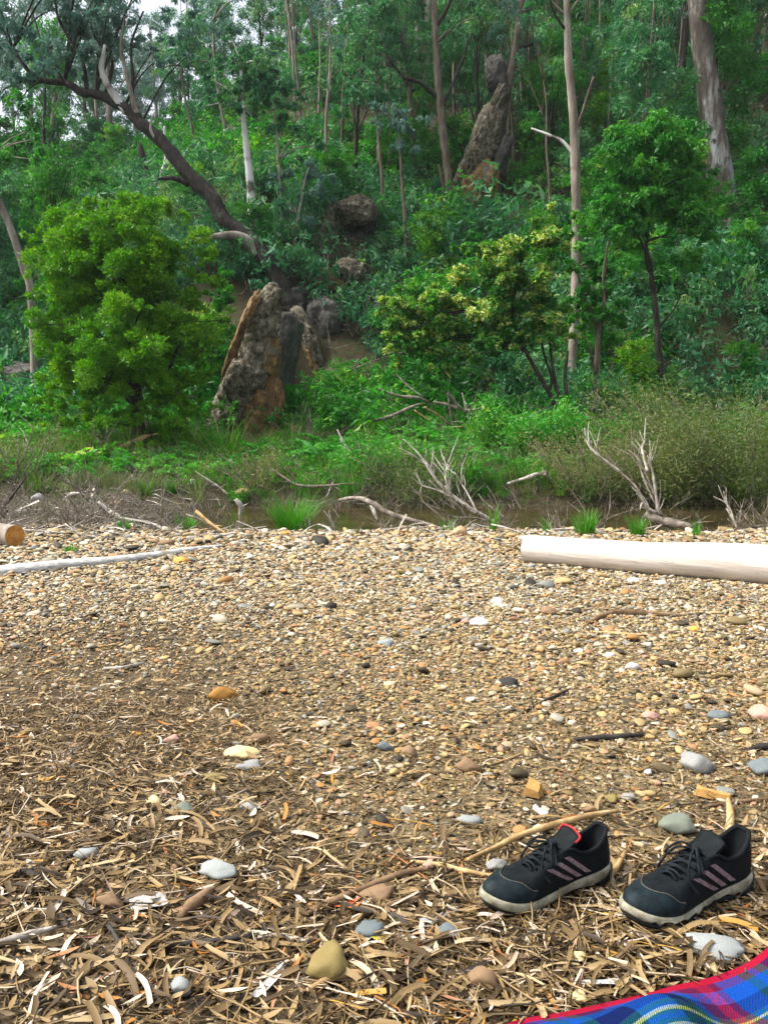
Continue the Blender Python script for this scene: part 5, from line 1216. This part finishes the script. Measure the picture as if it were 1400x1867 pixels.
tuft('grass tuft behind the log by the driftwood root', 1160, 976, 40, 40, 90, 806)
tuft('thin reed sprouts at the log end', 995, 972, 26, 34, 24, 807, spread=.5)
tuft('upright reed sprout right of the beige stone', 898, 968, 24, 52, 22, 808, spread=.4, wd=.008)
tuft('green tuft on the bank left of the pale debris', 265, 900, 46, 28, 110, 809, spread=.9)
tuft('green tuft on the bank beside the pale debris', 310, 898, 40, 30, 110, 810, spread=.9)
tuft('short sprouts at right behind the log', 1268, 978, 26, 34, 30, 811, spread=.5)
tuft('small sprouts at the beige stone', 815, 968, 30, 28, 30, 812, spread=.8)

def wand_shrub(label, base, wpx, hpx, nst, per, seed, lmat, bark, leaf=(.045, .010), lean=-.2, name='feathery_shrub', dry=.0, tint=.5):
    """many thin upright stems carrying small leaves"""
    g = gp(*base); rg = random.Random(seed); root = empty(name, (g.x, g.y, h(g.x, g.y))); tag(root, label, 'shrub', tint=tint)
    W, Ht = pxm(wpx, g.y), pxm(hpx, g.y); rr = np.random.default_rng(seed); C, A, T = [], [], []
    for k in range(nst):
        a = rg.uniform(0, 6.28); sx = math.cos(a) * rg.random() ** .5; sy = math.sin(a) * rg.random() ** .5
        b = Vector((g.x + sx * W * .22, g.y + sy * W * .2, 0)); b.z = h(b.x, b.y) - .03; hh = Ht * rg.uniform(.55, 1.05)
        e = b + Vector((sx * W * .42 + lean * hh * rg.uniform(-.6, 1.6), sy * W * .3, hh * rg.uniform(.55, 1.0))); m = (b + e) / 2 + Vector((rg.uniform(-.06, .06) * W, 0, .06 * hh))
        part('stem', tmesh('stem', [b, m, e], [.011, .008, .003], n=8, sides=5, lump=.1, seed=k), bark, root)
        n = int(per * rg.uniform(.5, 1.3) * (0 if rg.random() < dry else 1))
        t = rr.random(n) ** .7 * .85 + .17; p = np.array([tuple((b.lerp(m, q * 2) if q < .5 else m.lerp(e, q * 2 - 1))) for q in np.clip(t, 0, 1)]).reshape(-1, 3)
        p = p + rr.normal(size=(n, 3)) * .13 * Ht ** .5; C.append(p); ax = rr.normal(size=(n, 3)) * .7 + np.array([-.2, 0, .45]); A.append(ax); T.append(np.clip(.5 + rr.normal(0, .16, n) + rg.uniform(-.2, .2), 0, 1))
    C, A, T = np.vstack(C), np.vstack(A), np.concatenate(T); V, F = leaf_vf(C, A, leaf[0] * np.exp(rr.normal(0, .3, len(C))), leaf[1], rr)
    part('crown', mk('crown', V, F, smooth=False, attr=T), lmat, root)['tint'] = tint
hero_tree('dark_shrub', 'dark green shrub squeezed between the big bush and the leaning slab', [(392, 790), (385, 730), (372, 660), (365, 600)], [10, 9, 7, 4], BARK_DARK, [(375, 640, 50, 80), (385, 560, 45, 60), (350, 720, 45, 60), (415, 520, 40, 40)], 60, 210, (.065, .022), G_GREEN, seed=49, cat='shrub', size=(.2, .34), droop=.1, Y=16.0, twigs=8)
wand_shrub('big olive feathery shrub at the right edge of the creek', (1350, 905), 330, 235, 44, 620, 901, G_OLIVE, WOOD_DEAD, leaf=(.055, .012))
wand_shrub('olive feathery shrub with grey stems behind the driftwood root', (1215, 900), 260, 180, 40, 430, 902, G_OLIVE, WOOD_DEAD, leaf=(.055, .012), tint=.6)
wand_shrub('low brownish twiggy shrub left of the driftwood root', (1085, 895), 190, 120, 50, 200, 903, G_OLIVE, WOOD_DEAD, dry=.35, tint=.85)
wand_shrub('grey green twiggy shrub in the creek at centre', (770, 905), 190, 110, 44, 200, 904, G_OLIVE, WOOD_DEAD, dry=.3, tint=.45)
wand_shrub('grey twiggy shrub at the far left edge', (20, 880), 180, 130, 30, 200, 905, G_OLIVE, WOOD_DEAD, dry=.45, tint=.6)
wand_shrub('green leafy shrub on the bank right of the pale bank log', (960, 830), 150, 100, 16, 420, 906, G_FERN, BARK_BROWN, leaf=(.07, .026), tint=.6)
wand_shrub('dull purple brown shrub on the bank left of centre', (470, 880), 150, 60, 26, 150, 907, G_OLIVE, WOOD_DEAD, dry=.4, tint=.8)
wand_shrub('bright green herb patch below the centre snag', (700, 875), 130, 70, 22, 330, 908, G_FERN, BARK_BROWN, leaf=(.06, .026), tint=.6)
wand_shrub('fresh green shrub at the foot of the right slope', (1150, 760), 170, 90, 22, 420, 909, G_GREEN, BARK_BROWN, leaf=(.08, .026), tint=.6)

def drift(label, specs, base, name='dead_branch', cat='branch', Y=None, fine=0):
    """a dead bough: list of (pixel path, widths, material, depth change); the first is the stem"""
    g = gp(*base); Yb = Y or g.y; root = None
    for k, (pth, wd, mat, dY) in enumerate(specs):
        P = wpath(pth, Yb, dY)
        P = [Vector((p.x, p.y, max(p.z, h(p.x, p.y) + .005))) for p in P]
        if root is None:
            root = empty(name, (g.x, g.y, h(g.x, g.y))); tag(root, label, cat)
        part('stem' if k == 0 else 'twig', tmesh('stem', P, [pxm(w_, Yb) * .40 * (1 if q_ < len(wd) - 1 else .5) for q_, w_ in enumerate(wd)], n=max(9, 5 * len(P)), sides=8, lump=.10, seed=k + int(base[0])), mat, root)
        if fine:
            rg = random.Random(k * 31 + int(base[0]))
            for q_ in range(fine):
                i = rg.randrange(len(P) - 1); b0 = P[i].lerp(P[i + 1], rg.random()); dr = (P[i + 1] - P[i]).normalized()
                d2 = (dr + Vector((rg.uniform(-.9, .9), rg.uniform(-.6, .6), rg.uniform(-.1, .9)))).normalized(); ln = pxm(rg.uniform(22, 60), Yb)
                part('twig', tmesh('twig', [b0, b0 + d2 * ln * .5 + Vector((rg.uniform(-.1, .1), 0, rg.uniform(-.05, .08))) * ln, b0 + d2 * ln], [pxm(2.2, Yb) * .5, pxm(1.7, Yb) * .5, pxm(.8, Yb) * .5], n=6, sides=4, lump=.1, seed=q_), mat, root)
    return root
WD, WW, WG = WOOD_DEAD, WOOD_WHITE, WOOD_GREY
drift('arched grey branch lying at the water edge with a white stub', [([(618, 912), (650, 908), (680, 918), (712, 937), (775, 955), (800, 962)], [7, 11, 13, 12, 10, 6], WD, -.6), ([(678, 920), (682, 934), (687, 948)], [10, 9, 7], WW, -.1)], (700, 962))
drift('bleached many twigged dead bough at the creek centre', [([(908, 955), (880, 940), (830, 908), (795, 875), (765, 830), (735, 800)], [9, 9, 8, 6, 4, 2], WW, .3)] + [(p, [5, 4, 3, 2], m, d_) for p, m, d_ in [
    ([(850, 922), (826, 905), (815, 880), (808, 850)], WW, .1), ([(835, 912), (800, 895), (770, 885), (750, 870)], WW, -.1), ([(880, 940), (850, 925), (835, 890), (832, 872)], WD, .3), ([(816, 895), (812, 870), (815, 850), (818, 838)], WW, .2),
    ([(905, 955), (870, 945), (820, 940), (780, 905)], WD, -.2), ([(870, 935), (855, 905), (840, 880), (828, 860)], WW, .3), ([(795, 875), (782, 850), (775, 845), (760, 840)], WW, 0), ([(920, 945), (895, 925), (880, 912), (872, 900)], WD, .1), ([(812, 950), (790, 930), (772, 915), (765, 900)], WW, -.2),
    ([(850, 945), (838, 925), (826, 915), (815, 912)], WW, -.3), ([(830, 930), (822, 915), (818, 900), (800, 880)], WD, 0)]], (905, 965), Y=8.0, fine=4)
drift('pale split snag standing slanted on the green bank', [([(657, 862), (645, 840), (628, 810), (615, 783)], [16, 14, 9, 4], WW, .1), ([(660, 856), (648, 832), (634, 812)], [6, 6, 3], BARK_DARK, .0)], (656, 862), name='snag', cat='snag')
drift('long thin fallen branch across the bank left of centre', [([(496, 855), (520, 872), (545, 885), (590, 886), (650, 880)], [4, 6, 7, 6, 4], WD, -.2), ([(552, 884), (556, 872), (552, 866)], [5, 4, 3], WW, 0)], (560, 890))
drift('pale grey log lying on the bank under the brush pile', [([(780, 815), (810, 808), (850, 800), (893, 792)], [12, 13, 12, 9], WW, .2), ([(868, 798), (880, 786), (884, 778)], [6, 5, 3], WW, 0)], (820, 818), name='fallen_log', cat='log')
drift('white stump end of a log jutting over the creek', [([(925, 882), (955, 873), (990, 862), (998, 866)], [6, 9, 11, 8], WW, .1), ([(992, 864), (1010, 880), (1020, 893)], [7, 6, 4], WD, .1)], (960, 900), Y=10.9)
drift('gnarled driftwood root with upright grey stems behind the log', [([(1175, 938), (1205, 950), (1235, 955), (1265, 962)], [16, 20, 20, 12], WD, -.2)] + [(p, [7, 6, 5, 3], m, d_) for p, m, d_ in [
    ([(1205, 940), (1188, 890), (1165, 840), (1145, 820)], WD, .2), ([(1200, 938), (1192, 880), (1190, 865), (1180, 830)], WW, .1), ([(1185, 940), (1160, 890), (1130, 860), (1100, 820)], WD, .3), ([(1210, 945), (1185, 900), (1172, 870), (1160, 835)], WD, .3),
    ([(1195, 935), (1176, 925), (1170, 918), (1166, 930)], WW, -.1), ([(1132, 862), (1090, 830), (1072, 810), (1065, 780)], WW, .1), ([(1180, 860), (1172, 830), (1170, 815), (1178, 800)], WW, .2), ([(1250, 955), (1255, 970), (1262, 980), (1266, 985)], WD, -.2)]], (1210, 965), Y=7.7, name='driftwood_root', cat='driftwood', fine=5)
drift('bundle of bare grey stems at the right edge of the creek', [([(1350, 985), (1340, 955), (1328, 930), (1318, 895)], [8, 7, 6, 3], WD, .2), ([(1345, 985), (1338, 950), (1325, 920), (1300, 905)], [6, 5, 4, 3], WW, .1), ([(1335, 985), (1345, 960), (1350, 945)], [5, 4, 3], WD, 0), ([(1375, 988), (1380, 975), (1372, 962)], [5, 4, 2], WD, 0)], (1345, 985), Y=7.5, fine=4)
drift('pair of crossed brown sticks at the left water edge', [([(358, 932), (385, 955), (415, 975)], [8, 8, 6], STICK_TAN, -.2), ([(340, 938), (370, 950), (400, 972)], [5, 6, 5], WD, -.1)], (385, 972))
drift('white ended dark stick lying in the left debris', [([(180, 915), (200, 932), (215, 942), (232, 950)], [8, 10, 14, 9], WW, -.1), ([(183, 922), (198, 938), (205, 945)], [5, 5, 4], BARK_DARK, -.1)], (215, 955))
drift('curved pale driftwood piece on the left bank', [([(118, 912), (130, 902), (145, 900), (158, 903)], [9, 10, 7, 4], WW, 0), ([(122, 912), (134, 925), (142, 938)], [4, 3, 2], WD, 0)], (135, 918))
drift('dark straight stick poking up at the far left', [([(0, 935), (25, 902), (54, 862)], [5, 5, 3], BARK_DARK, .1), ([(10, 925), (18, 938), (22, 945)], [4, 3, 2], BARK_DARK, 0)], (15, 950))
drift('thin white stick standing in the left shrubs', [([(62, 840), (52, 810), (42, 785)], [5, 4, 2], WW, .1), ([(56, 820), (44, 810), (35, 802)], [3, 2, 1], WW, 0)], (62, 850))
drift('small white snag on the green bank at left', [([(250, 890), (246, 880), (241, 866)], [7, 6, 4], WW, 0), ([(247, 884), (252, 878)], [3, 2], WW, 0)], (250, 890), name='snag', cat='snag')
drift('thin pale stick on the left bank leaning to the creek', [([(420, 905), (395, 885), (372, 870), (355, 858)], [5, 5, 4, 2], WW, .1), ([(395, 885), (385, 884)], [3, 2], WW, 0)], (420, 905))
drift('brown log at the foot of the big left bush', [([(202, 828), (230, 812), (262, 798), (290, 790)], [13, 12, 10, 6], STICK_TAN, .3), ([(240, 808), (262, 806), (280, 808)], [6, 5, 3], BARK_DARK, .1)], (215, 832), name='fallen_log', cat='log')
drift('pale twig stub in the grass left of the rush', [([(430, 910), (440, 925), (436, 942)], [10, 12, 8], WW, .0), ([(440, 925), (452, 918)], [6, 3], WW, 0)], (438, 945), Y=9.9)
drift('forked white twig rising from the water by the rush', [([(612, 968), (604, 950), (590, 930)], [5, 4, 3], WW, .0), ([(604, 950), (600, 935), (601, 930)], [4, 3, 2], WW, 0)], (612, 968))
# brush pile under the flowering shrub, every bough on its own
for i, (lab, p, wd, m) in enumerate([
    ('bare grey bough of the brush pile, lowest one at left', [(680, 768), (715, 758), (750, 742), (772, 735)], [7, 8, 7, 5], WD),
    ('bare grey bough of the brush pile, topmost one at left', [(690, 708), (725, 722), (765, 726), (790, 740)], [5, 7, 7, 5], WD),
    ('thin bough slanting down right through the brush pile', [(774, 742), (800, 758), (822, 775)], [5, 5, 4], STICK_TAN),
    ('thin bough below the slanting one in the brush pile', [(755, 748), (785, 768), (808, 778)], [4, 4, 3], STICK_TAN),
    ('upright grey stake at the middle of the brush pile', [(826, 778), (820, 745), (816, 716)], [6, 6, 5], WD),
    ('upright pale stake at the right of the brush pile', [(858, 776), (850, 745), (842, 716)], [7, 6, 5], WW),
    ('thick pointed bough in the brush pile between the stakes', [(850, 752), (832, 736), (816, 712)], [10, 9, 4], WD),
    ('level grey bough joining the two stakes', [(790, 733), (815, 738), (850, 748), (892, 742)], [6, 8, 7, 4], WD),
    ('curved twig at the right end of the brush pile', [(862, 772), (865, 760), (895, 748)], [4, 4, 2], STICK_BROWN),
    ('thin twig rising above the brush pile at left', [(768, 722), (745, 705), (725, 685), (718, 676)], [4, 4, 3, 2], WW),
    ('ground bough along the bottom of the brush pile', [(778, 790), (820, 780), (880, 778)], [5, 6, 4], STICK_BROWN)]):
    drift(lab, [(p, wd, m, random.uniform(-.3, .3))], (800, 785), Y=14.0)
# loose pale stones and bark on the left bank
for i, (px, py, s, m, lab) in enumerate([(352, 880, 20, S_WHITE, 'white stone on the left bank'), (215, 918, 22, S_TAN, 'tan stone in the debris of the left bank'), (425, 945, 26, S_PINK, 'pinkish flat stone in the creek shallows'), (590, 858, 24, S_TAN, 'rounded tan stone on the green bank'), (230, 898, 18, S_CREAM, 'cream stone at the grassy left bank'), (70, 908, 30, S_GREY, 'grey stone in the debris at far left'), (445, 900, 30, S_TAN, 'crumbled tan stone at the creek far edge'), (390, 928, 18, S_RUST, 'rusty stone at the creek left end')]):
    stone(lab, px, py, s, s * .55, m)

# ------------------------------------------------------------------ damp morning air between the viewer and the hill
def haze():
    x0, x1, y0, y1, z0, z1 = -140.5, 140.5, -9, 201, -3, 70
    V = [(x, y, z) for x in (x0, x1) for y in (y0, y1) for z in (z0, z1)]
    F = [(0, 1, 3, 2), (4, 6, 7, 5), (0, 4, 5, 1), (2, 3, 7, 6), (0, 2, 6, 4), (1, 5, 7, 3)]
    m = bpy.data.materials.new('haze'); t = nodes(m); v = N(t, 'ShaderNodeVolumePrincipled'); v.inputs['Density'].default_value = .0005; v.inputs['Color'].default_value = (.86, .95, 1, 1); v.inputs['Anisotropy'].default_value = .3
    o = t.nodes.new('ShaderNodeOutputMaterial'); t.links.new(v.outputs[0], o.inputs['Volume'])
    tag(link('haze', mk('haze', V, F, False), m), 'thin bluish haze in front of the far ridge', 'haze', kind='stuff')
haze()
cy.volume_bounces = 0; cy.volume_step_rate = 10; cy.volume_max_steps = 32

# ------------------------------------------------------------------ say which one: place loose things by the landmark beside them
def relabel():
    cut = (' in ', ' on ', ' at ', ' above', ' below', ' beside', ' touching', ' lying', ' left', ' right', ' by ', ' under', ' behind', ' of ', ' alone', ' among', ' just', ' cut', ' up ', ' between', ' near', ' standing', ' leaning', ' filling', ', ', ' with', ' high', ' straight', ' reaching', ' running', ' passing', ' over ')
    from collections import Counter, defaultdict
    marks = {}
    for kind, L in MARKS.items():
        sh = []
        for lab, x, y in L:
            k = min([lab.find(c) for c in cut if lab.find(c) > 0] or [len(lab)]); sh.append((lab[:k], x, y))
        c = Counter(a for a, _, _ in sh); marks[kind] = [q for q in sh if c[q[0]] == 1 and len(q[0].split()) > 1 and -60 < q[1] < 1460 and q[2] > -30]
    ways = ['right of', 'behind and right of', 'behind', 'behind and left of', 'left of', 'in front and left of', 'in front of', 'in front and right of']
    hill = ['right of', 'above and right of', 'above', 'above and left of', 'left of', 'below and left of', 'below', 'below and right of']
    g = defaultdict(list)
    for o, base, x, y, kind in LOOSE:
        m = min(marks[kind], key=lambda q: (q[1] - x) ** 2 + (q[2] - y) ** 2 * (2.2 if kind == 'stone' else 1)); a = math.atan2(m[2] - y, x - m[1]); w_ = (ways if kind == 'stone' else hill)[int(round(a / (math.pi / 4))) % 8]
        g[(base, w_, m[0])].append((math.hypot(x - m[1], y - m[2]), o, x, y, kind))
    for (base, w_, mk_), L in g.items():
        L.sort(key=lambda q: q[0]); n = len(L)
        for i, (d_, o, x, y, kind) in enumerate(L):
            adv = '' if n == 1 else ['close ', 'farther ', 'farthest '][i if n > 2 or i == 0 else 1] if i < 3 else 'well '
            o['label'] = f"{base} {adv}{w_} the {mk_}"
            if i >= 3:
                m2 = sorted(marks[kind], key=lambda q: (q[1] - x) ** 2 + (q[2] - y) ** 2)[1 + i % 3]; m1 = next(q for q in marks[kind] if q[0] == mk_)
                def four(m): return ('right of' if x > m[1] else 'left of') if abs(x - m[1]) > abs(y - m[2]) else ('below' if y > m[2] else 'above')
                t_ = f"{base} {four(m1)} the {mk_}, {four(m2)} the {m2[0]}"
                if m2[0] != mk_ and len(t_.split()) <= 16: o['label'] = t_
relabel()
